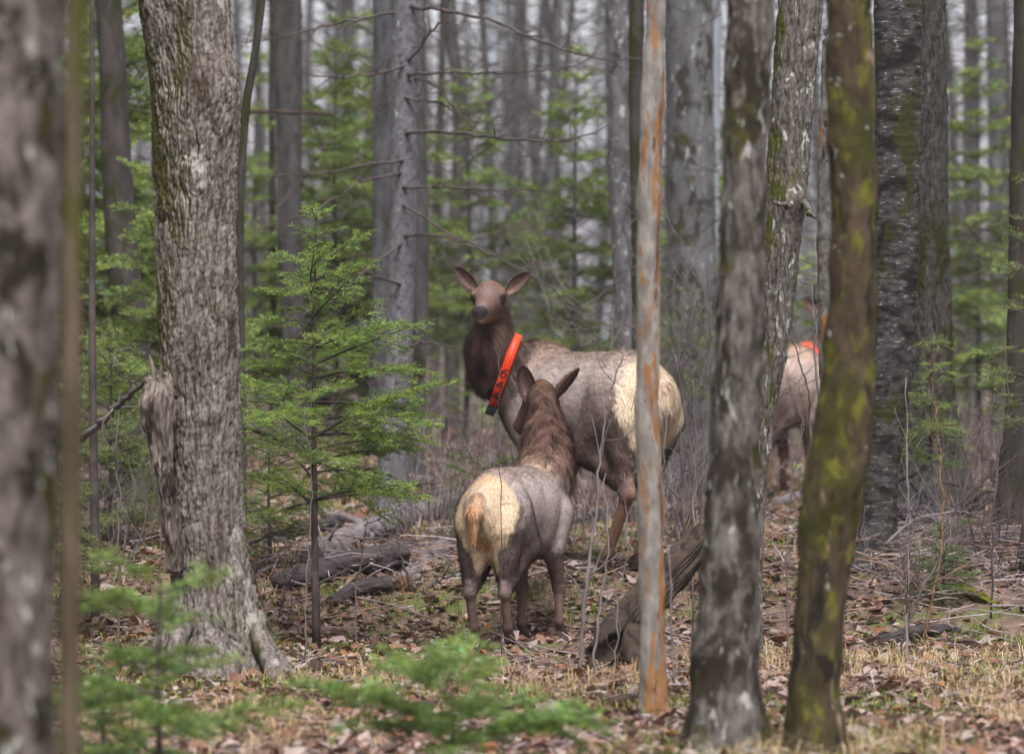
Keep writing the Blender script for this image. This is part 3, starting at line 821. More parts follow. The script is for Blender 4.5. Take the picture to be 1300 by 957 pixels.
fir('fir_sapling', 'low green fir under the young fir, right of the maple foot', on_ground(345, 26), 1.05, 0.08, 0.55, 9, 6, 53, spacing=0.008, nw=.0035, col=GB)
fir('fir_sapling', 'dark fir seedling behind the grey young elk neck', on_ground(615, 27.6), 0.62, 0.05, 0.42, 6, 6, 54, spacing=0.008, col=(.14, .22, .055), flat_top=.3)
fir('fir_sapling', 'blurred fir in the gap between pale pole and near lichened trunk', on_ground(872, 33), 1.9, 0.9, 0.5, 7, 5, 55, spacing=0.011, nw=.005, col=GB)
fir('fir_sapling', 'fir sapling with few boughs beside the right edge trunk', on_ground(1298, 25.8), 2.6, 0.9, 0.36, 10, 4, 56, spacing=0.008, col=G1, side=math.pi)
fir('fir_sapling', 'blurred fir behind the leaning tree and the birch snag', on_ground(1030, 43), 2.6, 0.2, 0.75, 10, 5, 57, spacing=0.014, nw=.006, col=GB, tw_gap=.08)
fir('fir_sapling', 'small fir at the foot of the thin dead conifer stem', on_ground(80, 24.5), 1.15, 0.1, 0.5, 8, 6, 58, spacing=0.009, nw=.004, col=GB)
fir('fir_tree', 'airy fir with loose boughs behind the dark upright trunk and spruce', on_ground(470, 46), 5.2, 1.2, 1.3, 15, 5, 59, spacing=0.012, nw=.013, nl=.05, col=GB, tw_gap=.09, stem_mat=M['grey_far2'])
fir('fir_tree', 'loose fir boughs behind the broad blurred grey trunk', on_ground(905, 47), 4.4, 1.0, 1.2, 13, 5, 60, spacing=0.012, nw=.013, nl=.05, col=GB, tw_gap=.09, stem_mat=M['grey_far2'])
fir('fir_tree', 'light green fir seen between the maple and the dark upright trunk', on_ground(330, 44), 4.3, 0.5, 1.1, 14, 5, 61, spacing=0.012, nw=.013, nl=.05, col=GB, tw_gap=.09, stem_mat=M['grey_far2'])
fir('fir_tree', 'light green fir close left of the maple, at mid height', on_ground(205, 29), 2.9, 0.7, 0.9, 12, 5, 62, spacing=0.009, nw=.007, nl=.032, col=GB, tw_gap=.06, stem_mat=M['grey_far2'])
fir('fir_tree', 'feathery fir filling the gap between left edge trunk and maple', on_ground(110, 38), 5.4, 0.6, 1.3, 18, 5, 63, spacing=0.011, nw=.012, nl=.045, col=GB, tw_gap=.08, stem_mat=M['grey_far2'])
# ------------------------------------------------------------------ elk
def surface_nets(vol, org, h):
    ins = vol < 0
    nx, ny, nz = vol.shape
    cs = (nx - 1, ny - 1, nz - 1)
    acc = np.zeros(cs + (3,)); cnt = np.zeros(cs)
    cor = lambda a, b, c: (slice(a, a + cs[0]), slice(b, b + cs[1]), slice(c, c + cs[2]))
    for ax in range(3):
        for u in (0, 1):
            for v in (0, 1):
                c0 = [0, 0, 0]; oth = [k for k in range(3) if k != ax]
                c0[oth[0]] = u; c0[oth[1]] = v
                c1 = list(c0); c1[ax] = 1
                a, b = vol[cor(*c0)], vol[cor(*c1)]
                m = (a < 0) != (b < 0)
                t = np.where(m, a / np.where(np.abs(a - b) < 1e-9, 1e-9, a - b), 0)
                cnt += m
                for k in range(3):
                    acc[..., k] += m * (t if k == ax else c0[k])
    act = cnt > 0
    idx = -np.ones(cs, int); idx[act] = np.arange(act.sum())
    ii = np.stack(np.nonzero(act), -1)
    V = (ii + acc[act] / cnt[act][:, None]) * h + org
    Q = []
    for ax in range(3):
        sl0 = [slice(None)] * 3; sl1 = [slice(None)] * 3
        sl0[ax] = slice(0, -1); sl1[ax] = slice(1, None)
        a, b = ins[tuple(sl0)], ins[tuple(sl1)]
        o1, o2 = [(1, 2), (2, 0), (0, 1)][ax]
        e = np.stack(np.nonzero(a != b), -1)
        e = e[(e[:, o1] > 0) & (e[:, o2] > 0) & (e[:, o1] < cs[o1]) & (e[:, o2] < cs[o2])]
        fl = a[tuple(e.T)]
        def at(d1, d2):
            f = e.copy(); f[:, o1] -= d1; f[:, o2] -= d2
            return idx[tuple(f.T)]
        q = np.stack([at(1, 1), at(0, 1), at(0, 0), at(1, 0)], -1)
        q[~fl] = q[~fl][:, ::-1]
        Q.append(q)
    return V, np.concatenate(Q)

class Elk:
    def __init__(s, name, label, org, f, k=1.0):
        s.f = unit(np.array([f[0], f[1], 0.0])); s.l = np.array([-s.f[1], s.f[0], 0])
        s.org = np.asarray(org, float); s.k = k
        s.prims = []
        s.rz = math.atan2(s.f[1], s.f[0])
        s.root = thing(name, label, 'elk', s.org, None, s.rz)
        s.shag = 1.0; s.slim = 1.0
        s.ears = []
    def L(s, w):
        d = np.asarray(w, float) - s.org
        return np.stack([d @ s.f, d @ s.l, d[..., 2]], -1)
    def W(s, p):
        p = np.asarray(p, float)
        return s.org + p[..., :1] * s.f + p[..., 1:2] * s.l + p[..., 2:3] * np.array([0, 0, 1.0])
    def cone(s, a, b, ra, rb, grp, sm=0.04, w=1.0):
        s.prims.append((np.asarray(a, float), np.asarray(b, float), ra, rb, grp, sm, w))
    @staticmethod
    def pd(p, pr):
        a, b, ra, rb, grp, sm, w = pr
        sc = np.array([1, 1 / w, 1])
        q = p * sc; a = a * sc; b = b * sc
        ba = b - a
        t = np.clip(((q - a) @ ba) / max(ba @ ba, 1e-9), 0, 1)
        return (np.linalg.norm(q - a - t[..., None] * ba, axis=-1) - (ra + t * (rb - ra))) * min(1, w)
    def sdf(s, p):
        d = None
        for pr in s.prims:
            e = s.pd(p, pr)
            if d is None: d = e
            else:
                k = pr[5]
                h = np.maximum(k - np.abs(d - e), 0) / k
                d = np.minimum(d, e) - h * h * k * 0.25
        return d
    def mesh(s, h):
        lo = np.min([np.minimum(p[0], p[1]) - max(p[2], p[3]) for p in s.prims], 0) - 3 * h - .03
        hi = np.max([np.maximum(p[0], p[1]) + max(p[2], p[3]) for p in s.prims], 0) + 3 * h + .03
        n = np.ceil((hi - lo) / h).astype(int) + 1
        ax = [lo[i] + np.arange(n[i]) * h for i in range(3)]
        vol = np.full(n, 1.0)
        for pr in s.prims:
            m = max(pr[2], pr[3]) + pr[5] * 1.5 + 2 * h
            a = np.minimum(pr[0], pr[1]) - m; b = np.maximum(pr[0], pr[1]) + m
            i0 = np.clip(((a - lo) / h).astype(int), 0, n); i1 = np.clip(((b - lo) / h).astype(int) + 2, 0, n)
            sl = tuple(slice(i0[i], i1[i]) for i in range(3))
            g = np.stack(np.meshgrid(*[ax[i][sl[i]] for i in range(3)], indexing='ij'), -1)
            e = s.pd(g, pr); d = vol[sl]; k = pr[5]
            hh = np.maximum(k - np.abs(d - e), 0) / k
            vol[sl] = np.minimum(d, e) - hh * hh * k * 0.25
        return surface_nets(vol, lo, h)
    def weights(s, p):
        gs = sorted({pr[4] for pr in s.prims})
        D = {g: np.full(len(p), 9.0) for g in gs}
        for pr in s.prims:
            D[pr[4]] = np.minimum(D[pr[4]], s.pd(p, pr))
        m = np.min(np.stack(list(D.values())), 0)
        Wt = {g: np.exp(-(D[g] - m) / (0.028 * s.k)) for g in gs}
        t = sum(Wt.values())
        return {g: Wt[g] / t for g in gs}

    def torso(s, hind, fore, belly=0.0):
        """hind / fore: per side dict of joints in adult units; feet are put on the ground"""
        k = s.k
        chain = [(-.74, 1.09, .225, .80), (-.52, 1.10, .30, .86), (-.18, 1.09, .295 + belly, .88), (.12, 1.06, .325 + belly, .82), (.42, 1.06, .345, .70), (.64, 1.07, .235, .70)]
        for (x0, z0, r0, w0), (x1, z1, r1, w1) in zip(chain[:-1], chain[1:]):
            s.cone((x0 * k, 0, z0 * k), (x1 * k, 0, z1 * k), r0 * k, r1 * k, 'torso', .07 * k, (w0 + w1) / 2 * s.slim)
        s.cone((-.30 * k, 0, .86 * k), (.2 * k, 0, .82 * k), .12 * k, .14 * k, 'belly', .10 * k, 1.2)
        s.cone((.38 * k, 0, 1.325 * k), (.54 * k, 0, 1.335 * k), .11 * k, .12 * k, 'withers', .08 * k, .8)
        for sd in (1, -1):
            hk, ft, st = hind[sd]['hock'], hind[sd]['foot'], hind[sd].get('stifle', (-.34, .155, .80))
            hip = np.array([-.58, .11 * sd, 1.06]) * k
            st = np.array([st[0], st[1] * sd, st[2]]) * k
            hk = np.array([hk[0], hk[1] * sd, hk[2]]) * k
            s.cone(hip, st, .205 * k, .135 * k, 'thigh', .07 * k)
            s.cone(hip + np.array([-.09, 0, -.10]) * k, hk + np.array([.05, 0, .13]) * k, .175 * k, .078 * k, 'thigh', .07 * k)
            s.cone(st, hk + np.array([.04, 0, .05]) * k, .12 * k, .060 * k, 'thigh', .05 * k)
            s.leg_end(hk, np.array([ft[0], ft[1] * sd]) * k, .042, .034, 'shank')
            s.cone(hk + np.array([-.02, 0, .07]) * k, hk + np.array([-.03, 0, .0]) * k, .03 * k, .034 * k, 'shank', .03 * k)
            kn, ft = fore[sd]['knee'], fore[sd]['foot']
            sh = np.array([.44, .13 * sd, 1.02]) * k
            el = np.array([.33, .15 * sd, .76]) * k
            kn = np.array([kn[0], kn[1] * sd, kn[2]]) * k
            s.cone(sh, el, .155 * k, .095 * k, 'shoulder', .07 * k)
            s.cone(el, kn, .088 * k, .050 * k, 'foreleg', .04 * k)
            s.leg_end(kn, np.array([ft[0], ft[1] * sd]) * k, .042, .031, 'shank')
    def leg_end(s, joint, footxy, r0, r1, grp):
        k = s.k
        w = s.W(np.array([footxy[0], footxy[1], 0.0]))
        z = gz(w[0], w[1]) - s.org[2]
        fet = np.array([footxy[0] - .035 * k, footxy[1], z + .135 * k])
        hoof = np.array([footxy[0] + .02 * k, footxy[1], z + .035 * k])
        s.cone(joint, joint, (r0 + .008) * k, (r0 + .008) * k, grp, .03 * k)
        s.cone(joint, fet, r0 * k, r1 * k, grp, .03 * k)
        s.cone(fet, fet, (r1 + .008) * k, (r1 + .008) * k, grp, .02 * k)
        s.cone(fet, hoof, r1 * k, .045 * k, 'hoof', .015 * k)
        s.cone(hoof, hoof + np.array([.04, 0, -.008]) * k, .045 * k, .032 * k, 'hoof', .015 * k)

    def color(s, p, n):
        k = s.k
        q = p / k
        w = s.weights(p)
        c = np.zeros((len(p), 3))
        body = np.array(s.pal['body']); dark = np.array(s.pal['dark']); neck = np.array(s.pal['neck'])
        pal = {'torso': body, 'belly': dark * 1.05, 'withers': np.array(s.pal['withers']), 'thigh': np.array(s.pal['thigh']), 'shoulder': body * .92, 'foreleg': dark * 1.15,
               'shank': np.array(s.pal['shank']), 'hoof': np.array([.018, .014, .012]), 'neck': neck, 'nape': neck * .8, 'mane': neck * .72, 'head': np.array(s.pal['head']),
               'crown': np.array(s.pal['crown']), 'muzzle': np.array(s.pal['muzzle']), 'nose': np.array([.018, .016, .020]), 'jaw': np.array(s.pal['jaw']), 'tail': np.array(s.pal['tail'])}
        for g, ww in w.items():
            c += ww[:, None] * pal[g]
        nz = fbm(q * 7, 3, 31)
        isb = w.get('torso', 0) + w.get('thigh', 0) + w.get('shoulder', 0) + w.get('belly', 0) + w.get('withers', 0)
        def mixin(c, m, col):
            m = np.clip(m, 0, 1)[:, None]
            return c * (1 - m) + np.array(col) * m
        # the brownish saddle line along the back, the paler flank
        c = mixin(c, isb * sstep(1.26, 1.38, q[:, 2]) * .55, np.array(s.pal['back']))
        c = mixin(c, isb * sstep(.82, .68, q[:, 2] + .1 * (nz - .5)) * .85, dark)
        c = mixin(c, (w.get('thigh', 0)) * sstep(1.02, .82, q[:, 2]) * .6, dark * 1.25)
        # rump patch with its blackish border
        e = np.sqrt(((q[:, 0] + .90) / .37) ** 2 + (q[:, 1] / .285) ** 2 + ((q[:, 2] - 1.10) / .345) ** 2) + .24 * (nz - .5) + .16 * (vnoise(q * 30, 12) - .5)
        stripe = np.sqrt(((q[:, 0] + .82) / .3) ** 2 + (q[:, 1] / .11) ** 2 + ((q[:, 2] - .80) / .30) ** 2)
        pz = w.get('tail', 0)
        border = sstep(1.32, 1.08, e) * (isb) * sstep(1.30, 1.02, q[:, 2])
        c = mixin(c, border * .85, dark * .6)
        c = mixin(c, sstep(1.10, .93, np.minimum(e, stripe * 1.0 + .02)) * isb * (1 - pz), np.array(s.pal['rump']) * (1 + .0 * pz[:, None] if hasattr(pz, 'shape') else 1))
        c = mixin(c, sstep(1.05, .9, e) * isb * (.55 * sstep(.95, .80, q[:, 2]) + .35 * sstep(.10, .0, np.abs(q[:, 1])) * sstep(1.0, .85, q[:, 2]) + .5 * sstep(1.27, 1.40, q[:, 2])), np.array(s.pal['tail']) * 1.0)
        c = c * (0.84 + .32 * nz)[:, None]
        for (pos, r, colr, hard) in s.marks:
            d = np.linalg.norm(p - pos, axis=1)
            c = mixin(c, sstep(r, r * hard, d), colr)
        return c, w

    def ear(s, base, tip, facing, width):
        """a cupped leaf; positions in world space"""
        b, t = s.L(base), s.L(tip)
        fc = np.array([np.dot(facing, s.f), np.dot(facing, s.l), facing[2]])
        ax = t - b; Ln = np.linalg.norm(ax); ax = ax / Ln
        fc = unit(fc - ax * (fc @ ax)); sd = np.cross(ax, fc)
        nu, nv = 15, 11
        V, N, C = [], [], []
        for layer in (0, 1):
            for i in range(nu):
                u = i / (nu - 1)
                wd = width * (0.38 + 0.62 * math.sin(math.pi * min(1, u * 1.15 + .06)) if u < .45 else max(0, 1 - ((u - .45) / .56) ** 2.1) ** .75)
                for j in range(nv):
                    v = -1 + 2 * j / (nv - 1)
                    cup = (1 - v * v) * (0.42 - .2 * u) * wd
                    th = 0.006 * s.k if layer else 0
                    V.append(b + ax * Ln * u + sd * v * wd * .5 * (0.86 + .14 * u) - fc * (cup + th) + fc * .02 * u)
                    N.append(fc * (1 if layer == 0 else -1))
                    if layer == 0:
                        m = min(1, max(0, (abs(v) - .55) / .3))
                        cc = np.array(s.pal['ear_in']) * (1 - m) + np.array(s.pal['ear_rim']) * m
                        cc = cc * (1.35 - .6 * u)
                    else:
                        cc = np.array(s.pal['ear_out']) * (1.1 - .4 * u)
                    C.append(cc)
        T = []
        for layer in (0, 1):
            o = layer * nu * nv
            for i in range(nu - 1):
                for j in range(nv - 1):
                    a = o + i * nv + j
                    q = [a, a + nv, a + nv + 1, a + 1] if layer == 0 else [a, a + 1, a + nv + 1, a + nv]
                    T += [[q[0], q[1], q[2]], [q[0], q[2], q[3]]]
        m = nu * nv
        for i in range(nu - 1):
            for j in (0, nv - 1):
                a = i * nv + j
                T += [[a, a + nv, m + a + nv], [a, m + a + nv, m + a]]
        s.ears.append((np.array(V), np.array(T), np.array(C), np.array(N), ax))

    def finish(s, h, nfur, collar_test=None, fur_w=.0042):
        rg = np.random.default_rng(int(s.k * 1000) + nfur)
        V, Q = s.mesh(h)
        T = np.concatenate([Q[:, [0, 1, 2]], Q[:, [0, 2, 3]]])
        fn = np.cross(V[T[:, 1]] - V[T[:, 0]], V[T[:, 2]] - V[T[:, 0]])
        N = np.zeros_like(V)
        for c in range(3):
            np.add.at(N, T[:, c], fn)
        N = unit(N)
        C, _ = s.color(V, N)
        Vs, Ts, Cs = [V], [T], [C]
        n = len(V)
        for (ev, et, ec, en, ax) in s.ears:
            Vs.append(ev); Ts.append(et + n); Cs.append(ec); n += len(ev)
        me = make_mesh('body', np.concatenate(Vs), np.concatenate(Ts), np.concatenate(Cs), True)
        link('body', me, M['coat'], s.root)
        # fur
        ar = np.linalg.norm(fn, axis=1)
        pick = rg.choice(len(T), nfur, p=ar / ar.sum())
        a, b = rg.random(nfur), rg.random(nfur)
        fl = a + b > 1; a[fl], b[fl] = 1 - a[fl], 1 - b[fl]
        p = V[T[pick, 0]] + a[:, None] * (V[T[pick, 1]] - V[T[pick, 0]]) + b[:, None] * (V[T[pick, 2]] - V[T[pick, 0]])
        nn = unit(N[T[pick, 0]] + a[:, None] * (N[T[pick, 1]] - N[T[pick, 0]]) + b[:, None] * (N[T[pick, 2]] - N[T[pick, 0]]))
        col, w = s.color(p, nn)
        z = np.zeros(nfur)
        g = lambda *ks: sum([w.get(x, z) for x in ks], z)
        wt, wl, wn, wh = g('torso', 'withers', 'belly', 'thigh', 'shoulder'), g('foreleg', 'shank'), g('neck', 'nape', 'mane'), g('head', 'muzzle', 'jaw', 'crown')
        fl = (wt[:, None] * np.array([-.9, 0, -.45]) + wl[:, None] * np.array([-.15, 0, -1]) + wn[:, None] * s.neck_flow + wh[:, None] * s.head_flow
              + g('tail')[:, None] * np.array([-.2, 0, -1.0]))
        rear = sstep(-.62, -.85, p[:, 0] / s.k) * wt
        fl = fl + rear[:, None] * np.array([.6, 0, -.9])
        fl = unit(fl) + rg.normal(0, .16, (nfur, 3)) + (fbm(p * 9 / s.k, 2, 3) - .5)[:, None] * 0.8 * np.stack([z, z + 1, z], -1)
        lock = np.stack([vnoise(p * np.array([34, 34, 10.0]) / s.k + 9 * a_, 40 + a_) - .5 for a_ in range(3)], -1)
        fl = fl + lock * (1.5 * s.shag * wn + .25 * wt)[:, None]
        tg = unit(fl - nn * np.sum(fl * nn, 1, keepdims=True))
        ln = (.034 * wt + (.008 + .006 * g('foreleg')) * wl + .075 * g('neck') + .085 * g('nape', 'mane') + .014 * g('head') + .022 * g('crown') + .007 * g('muzzle') + .010 * g('jaw') + .045 * g('tail') + .028 * g('withers')) * s.k ** .5
        ln = ln * rg.uniform(.6, 1.45, nfur) * 1.2 * (1 - .4 * (1 - s.shag) * wn)
        keep = (g('nose', 'hoof') < .5)
        for (pos, r, cc, hd) in s.marks:
            if r < .06: keep &= np.linalg.norm(p - pos, axis=1) > r * .7
        if collar_test is not None: keep &= ~collar_test(p)
        p, nn, tg, ln, col, wn = p[keep], nn[keep], tg[keep], ln[keep], col[keep], wn[keep]
        for (ev, et, ec, en, ax) in s.ears:
            fc = en[0]
            L0 = ev[:165].reshape(15, 11, 3)
            ne = 1100
            iu = rg.integers(0, 14, ne); jv = rg.integers(0, 10, ne)
            fu, fv = rg.random(ne)[:, None], rg.random(ne)[:, None]
            pe = (L0[iu, jv] * (1 - fu) + L0[iu + 1, jv] * fu) * (1 - fv) + (L0[iu, jv + 1] * (1 - fu) + L0[iu + 1, jv + 1] * fu) * fv
            v_ = (jv + fv[:, 0]) / 5.0 - 1; u_ = (iu + fu[:, 0]) / 14
            out = rg.random(ne) < .45
            sd_ = unit(np.cross(ax, fc))
            te = unit(ax[None] * .9 + sd_[None] * (v_ * .5)[:, None] + rg.normal(0, .2, (ne, 3)))
            ce = np.where(out[:, None], np.array(s.pal['ear_out']), np.where((np.abs(v_) > .62)[:, None], np.array(s.pal['ear_rim']) * 1.2, np.array(sr(176, 152, 134)) * (1.1 - .7 * u_)[:, None]))
            p = np.concatenate([p, pe - fc * (.010 * out)[:, None]]); nn = np.concatenate([nn, np.where(out[:, None], -fc, fc)]); tg = np.concatenate([tg, te])
            ln = np.concatenate([ln, rg.uniform(.010, .026, ne) * (1.2 - u_)]); col = np.concatenate([col, ce]); wn = np.concatenate([wn, np.zeros(ne)])
        m = len(p)
        lift = rg.uniform(.14, .55, m)[:, None] + (.6 * s.shag * wn * vnoise(p * np.array([30, 30, 8.0]) / s.k, 55))[:, None]
        d1 = unit(tg + nn * lift); d2 = unit(tg + nn * lift * .2 + np.array([0, 0, -.15]))
        sd = unit(np.cross(nn, tg)) * (fur_w * .5 * s.k ** .5)
        p0 = p - nn * .002
        p1 = p0 + d1 * (ln * .55)[:, None]; p2 = p1 + d2 * (ln * .5)[:, None]
        FV = np.stack([p0 - sd, p0 + sd, p1 + sd * .8, p1 - sd * .8, p2], 1).reshape(-1, 3)
        o = np.arange(m)[:, None] * 5
        FT = np.concatenate([o + [0, 1, 2], o + [0, 2, 3], o + [3, 2, 4]])
        lum = sstep(.25, .5, col[:, 1])
        v = (1 + rg.normal(0, 1, m) * (.24 - .14 * lum) + (1.0 - .65 * lum) * (1 - wn) * (vnoise(p * 55 / s.k * np.array([.45, 1, 1]), 6) - .5)
             + 2.2 * wn * (vnoise(p * np.array([34, 34, 6.0]) / s.k, 16) - .42)).clip(.3, 2.3)[:, None]
        cc = col * v
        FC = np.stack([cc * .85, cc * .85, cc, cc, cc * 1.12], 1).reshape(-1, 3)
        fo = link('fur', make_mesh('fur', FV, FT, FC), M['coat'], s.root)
        fo['kind'] = 'stuff'
    def eye(s, wpos, r):
        g = Geo()
        th, ph = np.meshgrid(np.linspace(0, 2 * math.pi, 13)[:-1], np.linspace(0, math.pi, 9))
        Vv = np.stack([np.sin(ph) * np.cos(th), np.sin(ph) * np.sin(th), np.cos(ph)], -1).reshape(-1, 3) * r
        T = []
        for i in range(8):
            for j in range(12):
                a, b, c, d = i * 12 + j, i * 12 + (j + 1) % 12, (i + 1) * 12 + (j + 1) % 12, (i + 1) * 12 + j
                T += [[a, d, c], [a, c, b]]
        g.add(Vv + s.L(wpos), T)
        g.build('eye', M['eye'], s.root, (0, 0, 0), True)

PAL = dict(body=sr(184, 168, 161), back=sr(132, 108, 92), dark=sr(84, 66, 60), neck=sr(64, 47, 42), withers=sr(150, 118, 92), thigh=sr(142, 124, 116), shank=sr(120, 92, 74),
           head=sr(88, 74, 70), crown=sr(108, 76, 52), muzzle=sr(96, 73, 66), jaw=sr(104, 78, 66), tail=sr(196, 162, 122), rump=sr(206, 187, 162),
           ear_in=sr(112, 90, 84), ear_rim=sr(62, 46, 42), ear_out=sr(104, 80, 66))

# --- the standing cow elk that looks back at the camera
Y2 = 26.3
X2 = 0.46
e2 = Elk('elk', 'standing elk in orange collar looking back at the camera', (X2, Y2, gz(X2, Y2)), (-.55, .84))
e2.pal = dict(PAL)
e2.shag = .3
W = lambda x, y, z: e2.L(np.array([x, y, z]))
e2.torso({1: dict(hock=(-.72, .14, .50), foot=(-.47, .14)), -1: dict(hock=(-.62, .12, .50), foot=(-.50, .10))},
         {1: dict(knee=(.44, .14, .43), foot=(.45, .14)), -1: dict(knee=(.50, .14, .43), foot=(.50, .13))})
e2.cone((-.93, 0, 1.18), (-.965, 0, 1.05), .035, .022, 'tail', .03)
e2.cone(W(.17, 26.72, -.06), W(.00, 26.68, .01), .255, .205, 'neck', .10)
e2.cone(W(.00, 26.68, .01), W(-.125, 26.56, .17), .205, .165, 'neck', .08)
e2.cone(W(-.125, 26.56, .17), W(-.12, 26.48, .40), .165, .105, 'neck', .06)
e2.cone(W(-.03, 26.62, -.02), W(-.155, 26.55, .0), .18, .10, 'mane', .06)
e2.cone(W(-.155, 26.55, .0), W(-.165, 26.50, .20), .10, .11, 'mane', .06)
e2.cone(W(-.125, 26.42, .49), W(-.15, 26.36, .51), .108, .104, 'head', .05)
e2.cone(W(-.120, 26.44, .545), W(-.15, 26.36, .565), .065, .055, 'crown', .05)
e2.cone(W(-.15, 26.36, .492), W(-.198, 26.12, .425), .088, .050, 'muzzle', .03)
e2.cone(W(-.236, 26.088, .430), W(-.182, 26.088, .430), .032, .032, 'nose', .012)
e2.cone(W(-.222, 26.078, .415), W(-.196, 26.078, .415), .028, .028, 'nose', .012)
e2.cone(W(-.209, 26.10, .39), W(-.207, 26.10, .385), .046, .044, 'muzzle', .02)
e2.cone(W(-.14, 26.42, .43), W(-.192, 26.14, .38), .070, .038, 'jaw', .03)
e2.cone(W(-.205, 26.10, .385), W(-.20, 26.12, .378), .038, .038, 'jaw', .02)
EL, ER = np.array([-.262, 26.335, .513]), np.array([-.052, 26.325, .513])
for ep in (EL, ER):
    e2.cone(W(ep[0] + (.022 if ep is EL else -.022), 26.36, .535), W(ep[0] + (.022 if ep is EL else -.022), 26.33, .535), .034, .030, 'head', .03)
nose_c = W(-.209, 26.06, .41)
e2.marks = [(W(EL[0], EL[1] - .02, EL[2] - .004), .050, (.014, .010, .009), .6), (W(ER[0], ER[1] - .02, ER[2] - .004), .050, (.014, .010, .009), .6), (W(-.209, 26.05, .426), .056, (.016, .013, .017), .8), (W(-.205, 26.05, .382), .030, (.03, .02, .018), .3), (W(-.20, 26.06, .345), .034, sr(158, 130, 110), .2), (W(-.155, 26.25, .585), .085, sr(112, 94, 92), .1), (W(-.245, 26.24, .47), .04, sr(62, 46, 42), .1), (W(-.09, 26.23, .47), .04, sr(62, 46, 42), .1), (W(-.262, 26.30, .556), .028, sr(150, 124, 112), .1), (W(-.052, 26.29, .556), .028, sr(150, 124, 112), .1), (W(-.185, 26.10, .50), .075, sr(108, 94, 96), .1)]
e2.neck_flow = unit(W(.1, 26.66, -.3) - W(-.12, 26.50, .42)); e2.head_flow = unit(W(-.12, 26.42, .5) - W(-.2, 26.1, .42))
e2.ear(np.array([-.235, 26.40, .565]), np.array([-.375, 26.42, .725]), (-.35, -.93, -.1), .104)
e2.ear(np.array([-.03, 26.40, .55]), np.array([.112, 26.42, .69]), (.35, -.93, -.1), .104)

# collar ring: in the plane of the slanted strap and the line of sight
cc = np.array([-.05, 26.66, .03])
ce1 = unit(np.array([.34, 0, .94])); ce2 = np.array([0, -1.0, 0]); cn = np.cross(ce1, ce2)
def ring_r(ang, off):
    d = np.cos(ang)[:, None] * ce1 + np.sin(ang)[:, None] * ce2
    r = np.full(len(ang), .05)
    for _ in range(40):
        sd = e2.sdf(e2.L(cc + off * cn + d * r[:, None]))
        r = r + np.clip(.008 - sd, 0, .03)
    return r
ang = np.linspace(0, 2 * math.pi, 97)[:-1]
rr0 = ring_r(ang, 0.0)
rr0 = np.minimum(rr0, .34)
for _ in range(6):
    rr0 = (np.roll(rr0, 1) + 2 * rr0 + np.roll(rr0, -1)) / 4
rr0 = rr0 + .004
HW = .029
def cpt(a, v, up=0.0):
    a = np.asarray(a, float); v = np.asarray(v, float)
    r = np.interp(a % (2 * math.pi), np.append(ang, 2 * math.pi), np.append(rr0, rr0[0])) + up
    return cc + (np.cos(a)[..., None] * ce1 + np.sin(a)[..., None] * ce2) * r[..., None] + v[..., None] * cn
colr = thing('tracking_collar', 'orange tracking collar numbered 644 with black box, on the elk looking back', 'collar', cpt(np.array([math.pi]), np.array([0.0]))[0])
cb = np.array(colr.location)
g = Geo()
prof = [(-HW, .003), (-HW, .0075), (HW, .0075), (HW, .003)]
Vc = np.stack([cpt(ang, np.full(96, v), u) for v, u in prof], 1)
i = np.arange(96)[:, None]; j = np.arange(4)[None]
q = np.stack([i * 4 + j, i * 4 + (j + 1) % 4, ((i + 1) % 96) * 4 + (j + 1) % 4, ((i + 1) % 96) * 4 + j], -1).reshape(-1, 4)
g.add(Vc.reshape(-1, 3), np.concatenate([q[:, :3], q[:, [0, 2, 3]]]))
band = g.build('band', M['collar'], colr, cb)
# numerals and punched holes on the band; arc length measured from the top of the ring on the camera side
aa = np.linspace(0, math.pi, 400)
sl = np.concatenate([[0], np.cumsum(np.linalg.norm(np.diff(cpt(aa, 0 * aa), axis=0), axis=1))])
proj = cpt(aa, 0 * aa) @ ce1            # height along the strap as the camera sees it
def strokes(polys, name, wd=.0085):
    g = Geo()
    for pl in polys:
        pl = np.array(pl)
        for (h0, v0), (h1, v1) in zip(pl[:-1], pl[1:]):
            m = 5
            t = np.linspace(-.06, 1.06, m)
            hh = h0 + (h1 - h0) * t; vv = v0 + (v1 - v0) * t
            dl = math.hypot(h1 - h0, v1 - v0)
            ph, pv = -(v1 - v0) / dl * wd / 2, (h1 - h0) / dl * wd / 2
            A = cpt(np.interp(-(hh + ph), -proj, aa), vv + pv, .0095)
            B = cpt(np.interp(-(hh - ph), -proj, aa), vv - pv, .0095)
            Vv = np.stack([A, B], 1).reshape(-1, 3)
            T = []
            for r in range(m - 1):
                a = 2 * r
                T += [[a, a + 1, a + 3], [a, a + 3, a + 2]]
            g.add(Vv, T)
    g.build(name, M['black'], band, cb)
pc = cc @ ce1
def at_h(py):     # strap coordinate from a photo row
    z = (CY - py) * 26.45 / F
    x = (640 - (py - 473) * .36 - CX) * 26.45 / F
    return np.array([x, 26.45, z]) @ ce1
vs = 1 if cn[0] > 0 else -1
D6 = [[(.5, .32), (.42, .02), (.15, -.3), (-.2, -.35), (-.48, -.15), (-.48, .15), (-.25, .33), (0, .28), (.08, .0), (.02, -.25)]]
D4 = [[(-.5, .15), (.5, .15), (-.15, -.38), (-.15, .4)]]
for dg, py in ((D6, 474), (D4, 488), (D4, 502)):
    hc = at_h(py)
    strokes([[(hc + a * .056, vs * b * .054) for a, b in pl] for pl in dg], 'numeral', .0105)
dots = []
for py in np.arange(444, 466, 3.0):
    for v in (-.010, .009):
        hc = at_h(py)
        dots.append([(hc - .003, v), (hc + .003, v)])
strokes(dots, 'punched_holes', .006)
